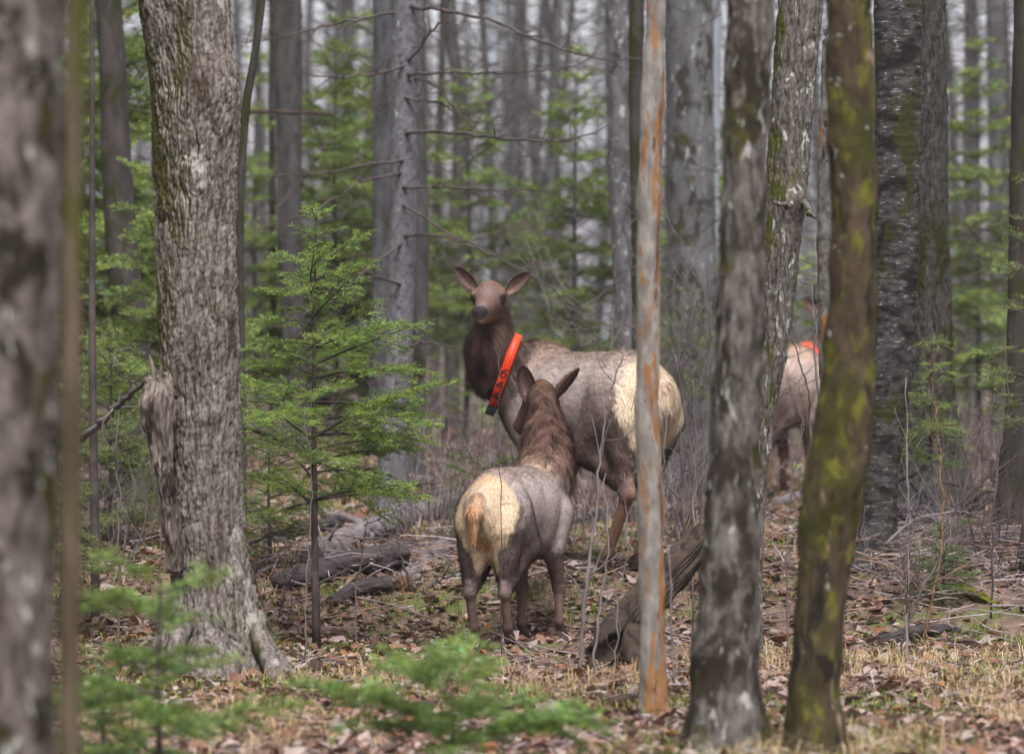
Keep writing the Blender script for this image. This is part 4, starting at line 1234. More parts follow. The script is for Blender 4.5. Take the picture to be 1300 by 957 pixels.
# battery box at the throat
bang = math.pi
bc = cpt(np.array([bang - .12]), np.array([0.0]), .03)[0]
g = Geo()
bx = []
for sx in (-1, 1):
    for sy in (-1, 1):
        for sz in (-1, 1):
            bx.append(bc + cn * sx * .032 + ce2 * sy * .040 + ce1 * sz * .032)
bx = np.array(bx)
Tb = []
for fq in ((0, 1, 3, 2), (4, 6, 7, 5), (0, 4, 5, 1), (2, 3, 7, 6), (0, 2, 6, 4), (1, 5, 7, 3)):
    Tb += [[fq[0], fq[1], fq[2]], [fq[0], fq[2], fq[3]]]
g.add(bx, Tb)
bo = g.build('battery_box', M['black'], colr, cb)
bv = bo.modifiers.new('bevel', 'BEVEL'); bv.width = .008; bv.segments = 3
def ctest(p):
    wv = e2.W(p) - cc
    s_ = wv @ cn
    return (s_ < HW + .004) & (s_ > -HW - .055) & (np.abs(wv @ ce1) < .4) & (p[:, 2] > .75)
e2.finish(.0125, 130000, ctest, .0036)
e2.eye(EL + np.array([.010, -.006, 0]), .022)
e2.eye(ER + np.array([-.010, -.006, 0]), .022)

# --- the young elk in front, seen from behind
k1 = .745
X1, Y1 = .052, 24.28
z1 = -1.60
e1 = Elk('elk', 'smaller elk without collar seen from behind, pale rump towards the camera', (X1, Y1, z1), (.36, .93), k1)
e1.pal = dict(PAL, rump=sr(206, 183, 154), tail=sr(176, 134, 94), body=sr(190, 176, 172), neck=sr(88, 66, 58), withers=sr(196, 150, 98), dark=sr(82, 66, 64), shank=sr(100, 80, 74), thigh=sr(156, 142, 140))
e1.slim = .88
e1.torso({1: dict(hock=(-.72, .155, .43), foot=(-.62, .15)), -1: dict(hock=(-.66, .12, .43), foot=(-.54, .11))},
         {1: dict(knee=(.36, .13, .43), foot=(.36, .12)), -1: dict(knee=(.48, .15, .43), foot=(.50, .16))}, .01)
W = lambda x, y, z: e1.L(np.array([x, y, z]))
t0 = np.array([-.925, 0, 1.20]) * k1; t1 = np.array([-1.01, 0, 1.08]) * k1; t2 = np.array([-1.02, 0, .88]) * k1
e1.cone(t0, t1, .032, .044, 'tail', .02)
e1.cone(t1, t2, .044, .012, 'tail', .015)
e1.cone(W(.20, 24.62, -.60), W(.212, 24.80, -.42), .150, .122, 'neck', .07)
e1.cone(W(.212, 24.80, -.42), W(.195, 24.95, -.20), .122, .088, 'neck', .06)
e1.cone(W(.205, 24.72, -.42), W(.19, 24.88, -.18), .07, .055, 'nape', .05)
e1.cone(W(.245, 24.95, -.62), W(.225, 25.0, -.40), .115, .11, 'mane', .06)
e1.cone(W(.188, 24.98, -.13), W(.170, 25.06, -.14), .092, .092, 'head', .05)
e1.cone(W(.190, 24.955, -.072), W(.178, 25.02, -.07), .05, .05, 'crown', .04)
e1.cone(W(.150, 25.08, -.16), W(.06, 25.32, -.30), .082, .048, 'muzzle', .04)
e1.cone(W(.150, 25.04, -.22), W(.06, 25.27, -.33), .066, .035, 'jaw', .04)
e1.cone(W(.05, 25.335, -.305), W(.05, 25.34, -.31), .042, .042, 'nose', .02)
EY = np.array([.072, 25.09, -.125])
e1.marks = [(W(*EY), .035, (.02, .014, .012), .5)]
e1.neck_flow = unit(W(.2, 24.55, -.75) - W(.19, 24.98, -.15)); e1.head_flow = unit(W(.185, 25.0, -.15) - W(.05, 25.33, -.3))
e1.ear(np.array([.108, 24.98, -.155]), np.array([.070, 24.94, .075]), (-.25, -.93, .1), .125)
e1.ear(np.array([.275, 24.98, -.13]), np.array([.405, 24.94, .065]), (.62, -.45, -.5), .105)
e1.finish(.0105, 120000, None, .0034)
e1.eye(EY + np.array([.012, 0, 0]), .02)

# --- the third elk, half hidden between the trunks
X3, Y3 = 2.33, 35.0
e3 = Elk('elk', 'third elk farther back, mostly hidden behind the trunks at right', (X3, Y3, gz(X3, Y3)), (.45, .89), .92)
S3 = .92
cone3 = lambda a, b, ra, rb, g_, sm, w=1.0: e3.cone(np.array(a) * S3, np.array(b) * S3, ra * S3, rb * S3, g_, sm, w)
e3.pal = dict(PAL, body=sr(196, 176, 166), back=sr(176, 148, 126), thigh=sr(176, 156, 146), withers=sr(196, 158, 122), neck=sr(96, 74, 64))
e3.torso({1: dict(hock=(-.72, .14, .50), foot=(-.6, .14)), -1: dict(hock=(-.66, .14, .50), foot=(-.52, .14))},
         {1: dict(knee=(.44, .14, .43), foot=(.45, .14)), -1: dict(knee=(.42, .14, .43), foot=(.40, .14))})
cone3((-.93, 0, 1.18), (-.965, 0, 1.05), .035, .022, 'tail', .03)
N3 = np.array([0, -.24, 0])
cone3((.58, -.05, 1.18), np.array([.78, .02, 1.50]) + N3, .22, .14, 'neck', .1)
cone3(np.array([.78, .02, 1.50]) + N3, np.array([.86, .04, 1.70]) + N3, .14, .10, 'neck', .08)
cone3(np.array([.84, .04, 1.74]) + N3, np.array([.92, .02, 1.74]) + N3, .11, .10, 'head', .05)
cone3(np.array([.92, .02, 1.73]) + N3, np.array([1.16, -.06, 1.62]) + N3, .09, .052, 'muzzle', .04)
cone3(np.array([1.18, -.065, 1.61]) + N3, np.array([1.19, -.07, 1.61]) + N3, .048, .048, 'nose', .02)
cone3(np.array([.90, .02, 1.66]) + N3, np.array([1.12, -.05, 1.58]) + N3, .075, .04, 'jaw', .04)
cone3(np.array([.80, .04, 1.81]) + N3, np.array([.88, .04, 1.81]) + N3, .05, .05, 'crown', .04)
e3.marks = []
e3.neck_flow = np.array([-.4, 0, -.9]); e3.head_flow = np.array([-.9, -.2, .3])
e3.ear(e3.W((np.array([.80, -.05, 1.78]) + N3) * S3), e3.W((np.array([.76, -.19, 1.96]) + N3) * S3), (.2, -.95, 0), .13)
e3.ear(e3.W((np.array([.80, .13, 1.76]) + N3) * S3), e3.W((np.array([.74, .30, 1.92]) + N3) * S3), (-.3, -.93, 0), .13)
e3.finish(.016, 30000, None, .006)
ev = [e3.W((np.array([.97, .10, 1.77]) + N3) * S3), e3.W((np.array([.94, -.085, 1.77]) + N3) * S3)]
for q in ev: e3.eye(q, .022)
# its collar
c3 = thing('tracking_collar', 'partly hidden red-orange collar on the third elk farther back', 'collar', e3.W(np.array([.64, .0, 1.2])))
cb3 = np.array(c3.location)
nA = unit(np.array([.8, -.2, .5])); u1 = unit(np.cross(nA, [0, 1, 0])); u2 = np.cross(nA, u1)
a3 = np.linspace(0, 2 * math.pi, 49)[:-1]
ctr = np.array([.65, -.15, 1.13]) * S3
r3 = np.full(48, .05)
dr = np.cos(a3)[:, None] * u1 + np.sin(a3)[:, None] * u2
for _ in range(40):
    r3 = r3 + np.clip(.02 - e3.sdf(ctr + dr * r3[:, None]), 0, .03)
r3 = np.minimum(r3, .36)
Vc = np.stack([e3.W(ctr + dr * (r3 + up)[:, None] + nA * v) for v, up in ((-.026, 0), (-.026, .006), (.026, .006), (.026, 0))], 1)
i = np.arange(48)[:, None]; j = np.arange(4)[None]
q = np.stack([i * 4 + j, i * 4 + (j + 1) % 4, ((i + 1) % 48) * 4 + (j + 1) % 4, ((i + 1) % 48) * 4 + j], -1).reshape(-1, 4)
g = Geo(); g.add(Vc.reshape(-1, 3), np.concatenate([q[:, :3], q[:, [0, 2, 3]]])); g.build('band', M['collar'], c3, cb3)
# ------------------------------------------------------------------ fallen wood
def hit(px, py):
    ys = np.linspace(14, 140, 4000)
    x = (px - CX) * ys / F; z = (CY - py) * ys / F
    d = z - ground(x, ys)
    k = int(np.argmax(d < 0))
    return np.array([x[k], ys[k], z[k]])

def log_disp(seed, a):
    return lambda th, s, R: a * 1.4 * (fbm(np.stack([np.cos(th) * 3, np.sin(th) * 3, s * 9], -1), 4, seed) - .5) * 2 + a * 1.2 * (np.abs(vnoise(np.stack([np.cos(th) * 7, np.sin(th) * 7, s * 5], -1), seed + 1) - .5) - .2)

def log(label, p0, p1, r0, r1, mat, seed, end_mat=None, sag=.03, name='fallen_log', stubs=0):
    p0 = np.array(p0); p1 = np.array(p1)
    root = thing(name, label, 'log', p0 - [0, 0, r0])
    b = np.array(root.location)
    mid = (p0 + p1) / 2 + [0, 0, sag]
    pts = spline([p0, mid, p1], 30)
    g = Geo(); g.add(*tube(pts, np.linspace(r0, r1, len(pts)), 44, True, log_disp(seed, .012 + .06 * r0))); tk = g.build('trunk', mat, root, b, True)
    if end_mat is not None:
        d = unit(pts[0] - pts[1])
        g = Geo()
        sec = np.array([pts[0] - d * .03, pts[0] + d * .012])
        g.add(*tube(sec, [r0 * .90, r0 * .84], 20, True, log_disp(seed + 4, .012)))
        g.build('broken_end', end_mat, tk, b)
    rr = random.Random(seed)
    for q in range(stubs):
        t = pts[rr.randint(3, len(pts) - 4)]
        e = unit(np.array([rr.gauss(0, .5), rr.gauss(-.3, .4), rr.uniform(.4, 1)])) * rr.uniform(.12, .3)
        g = Geo(); g.add(*tube(np.array([t, t + e * .6, t + e]), [.016, .011, .006], 6)); g.build('branch_stub', mat, tk, b, True)
    return root

up = lambda p, h: p + np.array([0, 0, h])
log('long grey fallen log with flaking bark left of the young elk', up(hit(396, 724), .085), up(hit(578, 646), .06), .098, .070, M['log'], 1, M['log_dark'], .02, stubs=3)
log('dark broken log lying lowest in the heap behind the young fir', up(hit(350, 752), .06), up(hit(512, 722), .10), .062, .092, M['log_dark'], 2, M['log_dark'], .02)
log('short log with orange rotten end facing the camera', up(hit(513, 752), .055), up(hit(566, 700), .04), .068, .060, M['log'], 3, M['rot'], .0)
log('thin grey log at the top of the heap, behind the long grey log', up(hit(405, 662), .04), up(hit(462, 672), .03), .040, .034, M['log'], 4)
log('small dark log above the heap, pointing at the spruce foot', up(hit(536, 645), .04), up(hit(582, 628), .04), .045, .03, M['log_dark'], 5)
log('dark mossy rotten log end low in front of the heap', up(hit(420, 770), .03), up(hit(494, 752), .05), .045, .06, M['log_dark'], 6, M['log_dark'])
log('slim dark log crossing behind the young fir stem', up(hit(330, 700), .05), up(hit(425, 676), .06), .04, .05, M['log_dark'], 14, stubs=2)
log('grey bare log on the bank behind the heap', up(hit(470, 640), .04), up(hit(545, 618), .05), .045, .05, M['log'], 15, stubs=3)
log('low moss-covered log on the leaf litter at lower right', up(hit(1180, 745), .02), up(hit(1272, 772), .0), .035, .03, M['moss_log'], 7)
log('dark rotten branch lying on dry grass at the lower right', up(hit(1105, 822), .02), up(hit(1212, 806), .025), .03, .045, M['log_dark'], 8)
log('pale broken log at the birch foot in the brush pile', up(hit(1118, 646), .06), up(hit(1190, 640), .05), .035, .028, M['rot'], 9)
log('dark log behind the pale pole and the shrub stems', up(hit(836, 642), .05), up(hit(905, 630), .05), .07, .06, M['log_dark'], 10)
log('mossy fallen branch on the ground under the third elk', up(hit(985, 648), .05), up(hit(1040, 640), .07), .045, .035, M['log'], 11, stubs=2)
log('slim fallen stick on the ground left of the maple stub', up(hit(100, 640), .03), up(hit(172, 630), .05), .03, .02, M['log_dark'], 12)
log('weathered stick lying below the standing elk belly', up(hit(715, 672), .04), up(hit(805, 652), .05), .03, .022, M['log'], 13, stubs=2)

# leaning weathered root behind the pale pole
sp = spline([P(772, 842, 21.9), P(790, 806, 22.0), P(820, 766, 22.1), P(852, 728, 22.2), P(884, 690, 22.4), P(896, 676, 22.5)], 24)
root = thing('dead_stump', 'weathered furrowed root stump leaning behind the pale dead pole', 'stump', (sp[0][0], sp[0][1], gz(sp[0][0], sp[0][1])))
g = Geo()
g.add(*tube(sp, np.interp(np.linspace(0, 1, len(sp)), [0, .25, .6, .9, 1], [.14, .115, .095, .085, .05]), 130, True,
            lambda th, s, R: .035 * (fbm(np.stack([np.cos(th) * 2.5, np.sin(th) * 2.5, s * 2], -1), 3, 3) - .5) * 2 + .05 * (np.abs(vnoise(np.stack([np.cos(th) * 6, np.sin(th) * 6, s * 2.5], -1), 4) - .5) - .25) + .03 * (np.abs(vnoise(np.stack([np.cos(th) * 15, np.sin(th) * 15, s * 6], -1), 7) - .5) - .25)))
g.build('trunk', M['stump'], root, np.array(root.location), True)
for k, (a, b, c) in enumerate([((775, 820), (762, 838), (752, 856)), ((800, 805), (806, 832), (812, 850)), ((785, 790), (770, 800), (758, 818))]):
    g = Geo(); pts = spline([P(*a, 21.85), P(*b, 21.7), P(*c, 21.6)], 5)
    g.add(*tube(pts, np.linspace(.07, .02, len(pts)), 12, True, stub_disp)); g.build('root', M['stump'], root, np.array(root.location), True)

# dark upturned root mass at the foot of the ridged trunk
rb = on_ground(1172, 28.2)
root = thing('root_mound', 'dark upturned root mass at the foot of the ridged trunk', 'stump', rb)
rr = random.Random(5)
u_, v_ = np.meshgrid(np.linspace(0, 2 * math.pi, 41)[:-1], np.linspace(0, math.pi / 2, 16))
dirs = np.stack([np.sin(v_) * np.cos(u_), np.sin(v_) * np.sin(u_), np.cos(v_)], -1)
R_ = .40 * (.6 + .8 * fbm(dirs * 2.4 + 4, 3, 8))[..., None]
Vm = (dirs * R_ * np.array([1.0, .7, .66]) + rb - [0, 0, .03]).reshape(-1, 3)
i = np.arange(15)[:, None] * 40; j = np.arange(40)[None]
q = np.stack([i + j, i + 40 + j, i + 40 + (j + 1) % 40, i + (j + 1) % 40], -1).reshape(-1, 4)
g = Geo(); g.add(Vm, np.concatenate([q[:, :3], q[:, [0, 2, 3]]])); g.build('soil', M['log_dark'], root, rb, True)
for k in range(9):
    a = rr.uniform(0, 6.28); o = np.array([math.cos(a), math.sin(a) - .4, rr.uniform(.3, .9)])
    p0 = rb + o * .15; p1 = rb + o * rr.uniform(.3, .5); p2 = p1 + np.array([rr.gauss(0, .15), rr.gauss(0, .1), rr.uniform(-.15, .15)])
    branch(root, rb, [p0, p1, p2], .03, .008, M['log_dark'], 7, 0, k, name='root')

# fallen dead branches
def fallen(label, pts, r0, r1, mat, sub, seed, subL=.25, cat='branch', name='fallen_branch'):
    p = [P(*q) for q in pts]
    b = p[0]
    root = thing(name, label, cat, b)
    branch(root, b, p, r0, r1, mat, 7, sub, seed, subL, name='stem')
    return root
fallen('bare branch propped diagonally against the maple stub at left', [(106, 556, 22.6), (140, 526, 22.3), (166, 500, 22.0), (188, 482, 21.7)], .020, .013, M['twig'], 5, 301)
fallen('fallen bare branch sloping down from the maple into the log heap', [(312, 541, 24.6), (352, 556, 25), (392, 578, 25.3), (440, 606, 25.6)], .022, .012, M['twig_d'], 7, 302)
fallen('thin curled twig looping beside the broken stub', [(182, 488, 21.9), (160, 480, 21.8), (148, 465, 21.7), (146, 450, 21.7), (158, 444, 21.7), (176, 446, 21.7)], .006, .003, M['twig'], 0, 303)
fallen('long grey twig crossing over the long fallen log', [(462, 668, 24.9), (492, 652, 25.2), (520, 640, 25.5), (575, 628, 26)], .008, .003, M['twig'], 6, 304)
fallen('thin bent twig over the orange-ended log', [(470, 672, 24.7), (500, 682, 24.5), (530, 690, 24.4), (556, 706, 24.3)], .006, .003, M['twig'], 4, 305)
fallen('low arching dead branch in front of the log heap', [(366, 646, 24.2), (420, 630, 24.6), (480, 618, 25.0), (560, 612, 25.4)], .008, .003, M['twig_d'], 8, 306)
fallen('dead branch lying across brush pile below the right fir', [(1126, 690, 24.6), (1160, 662, 24.9), (1205, 650, 25.0), (1240, 652, 25.2)], .012, .004, M['twig'], 6, 307)
fallen('crooked dead branch leaning in brush near right edge', [(1215, 640, 26), (1250, 610, 26.2), (1275, 590, 26.4), (1298, 575, 26.5)], .012, .005, M['twig_d'], 8, 308)
fallen('blurred reddish branch crossing high between maple and spruce', [(296, 143, 36), (330, 142, 36), (380, 143, 36), (420, 144, 36)], .022, .016, M['stump'], 0, 309)
fallen('bare stick on the leaf litter at the lower right corner', [(1080, 716, 24.4), (1110, 728, 24.2), (1145, 738, 24)], .008, .004, M['twig'], 2, 310)

fallen('bare crooked branch lying over the dark log end', [(402, 742, 23.8), (440, 722, 24.1), (470, 712, 24.3), (502, 690, 24.6)], .009, .003, M['twig'], 7, 320)
fallen('thin broken branch leaning on the long grey log', [(520, 742, 24.2), (508, 700, 24.5), (500, 664, 24.8), (488, 640, 25)], .009, .003, M['twig_d'], 7, 321)
fallen('pale dead stick lying right of the orange-ended log', [(548, 742, 24), (575, 728, 24.3), (600, 722, 24.5)], .009, .003, M['twig'], 7, 322)
fallen('dark bent branch lying under the young fir at left', [(318, 690, 24), (345, 676, 24.4), (372, 680, 24.7), (400, 668, 25)], .009, .003, M['twig_d'], 7, 323)
# ------------------------------------------------------------------ thin bare stems and shrubs
def stem_plant(label, pts, r0, r1, mat, sub, seed, subL=.22, name='bare_sapling'):
    p = [P(*q) for q in pts]
    b = p[0].copy()
    zz = gz(b[0], b[1])
    if b[2] > zz:
        p.insert(0, np.array([b[0] - (p[1][0] - b[0]) * .2, b[1], zz - .03]))
    root = thing(name, label, 'sapling', (p[0][0], p[0][1], zz), 'bare thin saplings')
    bb = np.array(root.location)
    branch(root, bb, p, r0, r1, mat, 7, sub, seed, subL, name='stem', up=.6)
    return root
stem_plant('leaning grey sapling stem rising in front of the standing elk belly', [(736, 866, 21.5), (744, 760, 21.6), (752, 680, 21.7), (761, 600, 21.8), (768, 520, 21.9), (790, 450, 22.0)], .013, .004, M['twig'], 8, 401, .35)
stem_plant('thin grey stem with a kink right of the leaning grey sapling', [(757, 866, 21.3), (756, 820, 21.4), (766, 750, 21.5), (772, 680, 21.6), (766, 600, 21.8)], .009, .003, M['twig'], 6, 402, .3)
stem_plant('hair-thin stem left of the pale dead pole', [(780, 866, 21), (786, 780, 21.2), (796, 700, 21.3), (792, 600, 21.4)], .005, .002, M['twig'], 6, 403)
stem_plant('pale thin stem close right of the pale dead pole', [(855, 866, 20.5), (852, 760, 20.6), (846, 680, 20.7), (842, 600, 20.8), (848, 520, 20.9)], .007, .003, M['twig'], 4, 404)
stem_plant('straight grey stem midway between pale pole and near lichened trunk', [(879, 866, 22.6), (880, 700, 22.8), (882, 600, 23), (880, 480, 23)], .008, .003, M['twig'], 12, 405, .3)
stem_plant('dark upright sapling with many twigs right of the elk rump', [(868, 700, 26.5), (866, 600, 26.6), (862, 500, 26.8), (866, 400, 27)], .014, .004, M['twig_d'], 26, 406, .4)
stem_plant('forked grey sapling in front of the small right fir', [(1152, 860, 22.5), (1150, 780, 22.7), (1153, 700, 22.9), (1152, 600, 23), (1150, 480, 23.2)], .008, .003, M['twig'], 10, 407, .35)
stem_plant('leaning dark sapling reaching up right across the small fir', [(1148, 812, 23), (1165, 760, 23.2), (1196, 700, 23.5), (1216, 640, 23.7), (1240, 570, 23.8), (1262, 500, 24)], .010, .003, M['twig_d'], 14, 408, .35)
stem_plant('yellowish thin sapling beside the leaning dark one at right', [(1176, 800, 23.8), (1196, 690, 24), (1196, 610, 24.2), (1190, 540, 24.4), (1182, 480, 24.6)], .008, .003, M['rot'], 10, 409, .3)
stem_plant('curved grey twig stem before the third elk body', [(1028, 560, 22), (1026, 500, 21.9), (1012, 450, 21.8), (1007, 412, 21.8)], .006, .004, M['twig'], 2, 410, .2)
stem_plant('grey forked stem rising before the birch snag', [(1046, 640, 21.6), (1038, 520, 21.6), (1034, 420, 21.6), (1030, 366, 21.6), (1016, 358, 21.6)], .009, .004, M['twig'], 5, 411, .25)
stem_plant('thin sapling standing in front of the third elk legs', [(1000, 660, 22.5), (1008, 600, 22.5), (1018, 540, 22.5), (1010, 500, 22.5)], .005, .002, M['twig'], 7, 412, .25)
stem_plant('slim grey stem in front of the orange collar', [(636, 640, 22.4), (634, 540, 22.5), (634, 480, 22.5), (630, 440, 22.6)], .003, .002, M['twig_d'], 1, 413, .1)
stem_plant('thin bent stem beside the right edge mossy trunk', [(1262, 640, 25), (1272, 560, 25.2), (1280, 500, 25.2), (1276, 440, 25.3)], .007, .003, M['twig_d'], 12, 414, .3)
stem_plant('short grey stem in front of the log heap', [(452, 760, 23.6), (460, 700, 23.7), (467, 660, 23.8), (470, 620, 23.8)], .005, .002, M['twig'], 4, 415, .2)
stem_plant('faint thin stem beside the young fir trunk', [(388, 790, 22.4), (392, 690, 22.5), (394, 600, 22.5), (386, 520, 22.5)], .006, .002, M['twig'], 6, 416, .25)
stem_plant('grey stem rising in front of the maple foot at left', [(150, 720, 22.5), (150, 620, 22.6), (148, 560, 22.6), (152, 500, 22.7)], .008, .003, M['twig'], 6, 417, .3)

def shrub(label, px, Y, H, spread, nst, seed, mat, rad=.006):
    b = on_ground(px, Y)
    root = thing('bare_shrub', label, 'shrub', b)
    rr = random.Random(seed)
    g = Geo()
    A, B, RA, RB = [], [], [], []
    def grow(p, d, L, r, depth):
        n = 4
        q = p
        for s in range(n):
            d = unit(d + np.array([rr.gauss(0, .16), rr.gauss(0, .16), rr.gauss(.03, .12)]))
            e = q + d * L / n
            A.append(q); B.append(e); RA.append(r * (1 - s / n * .5)); RB.append(r * (1 - (s + 1) / n * .5))
            if depth > 0:
                for _ in range(rr.randint(1, 2)):
                    dd = unit(d + np.array([rr.gauss(0, .75), rr.gauss(0, .75), rr.gauss(0, .5)]))
                    grow(e, dd, L * rr.uniform(.35, .6), r * .55, depth - 1)
            q = e
    for s in range(nst):
        a = rr.uniform(0, 6.28)
        p0 = b + np.array([math.cos(a), math.sin(a), 0]) * spread * .35 * rr.random()
        d = unit(np.array([math.cos(a) * .35, math.sin(a) * .35, 1]))
        grow(p0, d, H * rr.uniform(.6, 1), rad, 2)
    g.add(*prisms(A, B, RA, RB, 4))
    g.build('stems', mat, root, b)['kind'] = 'stuff'
    return root
shrub('dense bare grey shrub right of the pale pole, before the broad trunk', 878, 29.0, 1.75, .6, 9, 1, M['twig'])
shrub('dense bare shrub behind the standing elk back, left of the pale pole', 775, 30.5, 1.9, .7, 9, 2, M['twig'])
shrub('tangled bare shrub behind the elk rump and pale pole', 838, 29.8, 1.6, .6, 8, 3, M['twig_d'])
shrub('low tangled shrub in the brush pile near the right edge', 1268, 25.8, .75, .6, 9, 4, M['twig_d'], .004)
shrub('low bare shrub in the brush pile below the small fir', 1222, 26.2, .55, .6, 9, 5, M['twig'], .004)
shrub('low bare shrub at the foot of the curling-bark birch', 1152, 25.4, .5, .5, 7, 6, M['twig'], .004)
shrub('low bare shrub behind the log heap near the spruce', 545, 28.0, .6, .6, 8, 7, M['twig'], .004)
shrub('low bare shrub left of the log heap under the young fir', 350, 25.0, .55, .5, 7, 8, M['twig_d'], .004)
shrub('tangled twigs low behind the broken stub, far left', 150, 26.0, .7, .5, 7, 9, M['twig'], .004)
shrub('wiry shrub between leaning tree foot and near lichened trunk', 905, 25.5, .8, .4, 6, 10, M['twig'], .004)
shrub('wiry shrub on the ground beneath the standing elk', 720, 28.2, .5, .5, 6, 11, M['twig_d'], .004)

# ------------------------------------------------------------------ litter: leaves, grass, twigs (uncountable)
def scatter(n, y0, y1, bias=1.0):
    t = rng.random(n) ** bias
    y = y0 + (y1 - y0) * t
    x = rng.uniform(-1, 1, n) * (.135 * y + 1.0)
    return x, y
N = 120000
x, y = scatter(N, 15.8, 52, 1.35)
dn = fbm(np.stack([x * .8, y * .8, 0 * x], -1), 3, 21)
k = dn + rng.normal(0, .12, N) > .33
x, y = x[k], y[k]; N = len(x)
z = ground(x, y) + rng.uniform(0, .035, N)
a = rng.uniform(0, 6.28, N)
sz = np.clip(rng.lognormal(-3.62, .42, N), .012, .085) * (1 + .03 * np.maximum(y - 26, 0))
t1 = np.stack([np.cos(a), np.sin(a), rng.normal(0, .35, N)], -1); t1 = unit(t1)
t2 = unit(np.cross(np.stack([rng.normal(0, .35, N), rng.normal(0, .35, N), np.ones(N)], -1), t1))
nrm = np.cross(t1, t2)
c = np.stack([x, y, z], -1)
cup = rng.uniform(-.35, .7, N)[:, None]
s_ = sz[:, None]
pts = [c - t1 * s_, c - t1 * s_ * .2 + t2 * s_ * .62 + nrm * s_ * cup, c + t1 * s_ * 1.05 + nrm * s_ * .3 * cup, c - t1 * s_ * .2 - t2 * s_ * .62 + nrm * s_ * cup,
       c + t1 * s_ * .5 + t2 * s_ * .42 + nrm * s_ * cup * .8, c + t1 * s_ * .5 - t2 * s_ * .42 + nrm * s_ * cup * .8]
V = np.stack(pts, 1).reshape(-1, 3)
o = np.arange(N)[:, None] * 6
T = np.concatenate([o + [0, 3, 5], o + [0, 5, 2], o + [0, 2, 4], o + [0, 4, 1]])
cols = np.array([sr(150, 112, 92), sr(168, 138, 124), sr(130, 92, 74), sr(178, 158, 150), sr(152, 98, 66), sr(118, 92, 86), sr(190, 172, 164), sr(176, 120, 82)])
lc = .66 * cols[rng.choice(len(cols), N, p=[.15, .22, .15, .2, .02, .15, .09, .02])] * rng.uniform(.7, 1.15, (N, 1))
lo = link('leaf_litter', make_mesh('leaf_litter', V, T, np.repeat(lc, 6, 0)), M['leafmat'])
tag(lo, 'curled brown and pinkish dead leaves covering the forest floor', 'leaves', None, 'stuff')

def blades(n, y0, y1, thr, seed, cols, hmin, hmax, w, bend, name, label, cat, clump=14):
    nc = n // clump
    cx_, cy_ = scatter(nc, y0, y1, 1.25)
    d = fbm(np.stack([cx_ * .75, cy_ * .75, 0 * cx_], -1), 3, seed)
    kk = d + rng.normal(0, .06, nc) > thr
    cx_, cy_ = cx_[kk], cy_[kk]
    cx_ = np.repeat(cx_, clump); cy_ = np.repeat(cy_, clump)
    n = len(cx_)
    cx_ = cx_ + rng.normal(0, .055, n); cy_ = cy_ + rng.normal(0, .055, n)
    b = np.stack([cx_, cy_, ground(cx_, cy_) - .005], -1)
    a = rng.uniform(0, 6.28, n)
    h = rng.uniform(hmin, hmax, n)
    out = np.stack([np.cos(a), np.sin(a), 0 * a], -1)
    bd = (1 - rng.random(n) ** 1.7 * .75) * bend
    m = b + out * (h * bd * .35)[:, None] + np.array([0, 0, 1.0]) * (h * .62 * (1 - .3 * bd))[:, None]
    e = b + out * (h * bd * 1.05)[:, None] + np.array([0, 0, 1.0]) * (h * np.maximum(1 - .95 * bd, .05))[:, None]
    s = np.stack([-np.sin(a), np.cos(a), 0 * a], -1) * (w * .5)
    V = np.stack([b - s, b + s, m + s * .8, m - s * .8, e], 1).reshape(-1, 3)
    o = np.arange(n)[:, None] * 5
    T = np.concatenate([o + [0, 1, 2], o + [0, 2, 3], o + [3, 2, 4]])
    cl = np.array(cols)[rng.integers(0, len(cols), n)] * rng.uniform(.75, 1.2, (n, 1))
    ob = link(name, make_mesh(name, V, T, np.repeat(cl, 5, 0)), M['grassmat'])
    return tag(ob, label, cat, None, 'stuff')
blades(90000, 15.8, 44, .605, 31, [sr(178, 156, 118), sr(156, 132, 98), sr(192, 174, 140), sr(136, 112, 82)], .07, .27, .0034, 1.2, 'dry_grass', 'bleached straw-coloured dry grass lying in tufts on the ground', 'grass')
blades(150000, 15.8, 44, .50, 35, [sr(104, 116, 50), sr(124, 130, 60), sr(84, 98, 44)], .04, .13, .0055, .9, 'green_grass', 'yellow-green grass and sedge tufts among the dead leaves', 'grass')

N = 9000
x, y = scatter(N, 15.8, 42, 1.1)
d = fbm(np.stack([x * .6, y * .6, 0 * x], -1), 3, 44)
pile = np.exp(-(((x - 3.0) / .9) ** 2 + ((y - 26.4) / 1.5) ** 2)) + .8 * np.exp(-(((x + .9) / .9) ** 2 + ((y - 26.0) / 1.2) ** 2)) + .5 * np.exp(-(((x - .5) / .9) ** 2 + ((y - 27.5) / 1.3) ** 2))
k = d + rng.normal(0, .1, N) + pile * .3 > .56
x, y, pile = x[k], y[k], pile[k]; N = len(x)
xx = np.concatenate([x, 2.95 + rng.normal(0, .65, 1100), -.9 + rng.normal(0, .65, 250)])
yy = np.concatenate([y, 26.3 + rng.normal(0, .8, 1100), 25.9 + rng.normal(0, .7, 250)])
N = len(xx)
L = rng.uniform(.06, .42, N) ** 1.1 * np.where(np.arange(N) > N - 1350, 1.6, 1)
a = rng.uniform(0, 6.28, N)
dd = np.stack([np.cos(a), np.sin(a), rng.normal(.05, .22, N)], -1)
A = np.stack([xx, yy, ground(xx, yy) + rng.uniform(.0, .05, N) + (np.arange(N) > N - 1350) * rng.uniform(0, .16, N)], -1)
Mid = A + dd * (L * .5)[:, None] + rng.normal(0, .012, (N, 3))
B = A + dd * L[:, None]
r = rng.uniform(.0018, .0055, N)
V1, T1 = prisms(A, Mid, r, r * .8, 4); V2, T2 = prisms(Mid, B, r * .8, r * .4, 4)
tcols = np.array([sr(130, 116, 116), sr(160, 148, 150), sr(98, 82, 80), sr(142, 116, 100)])
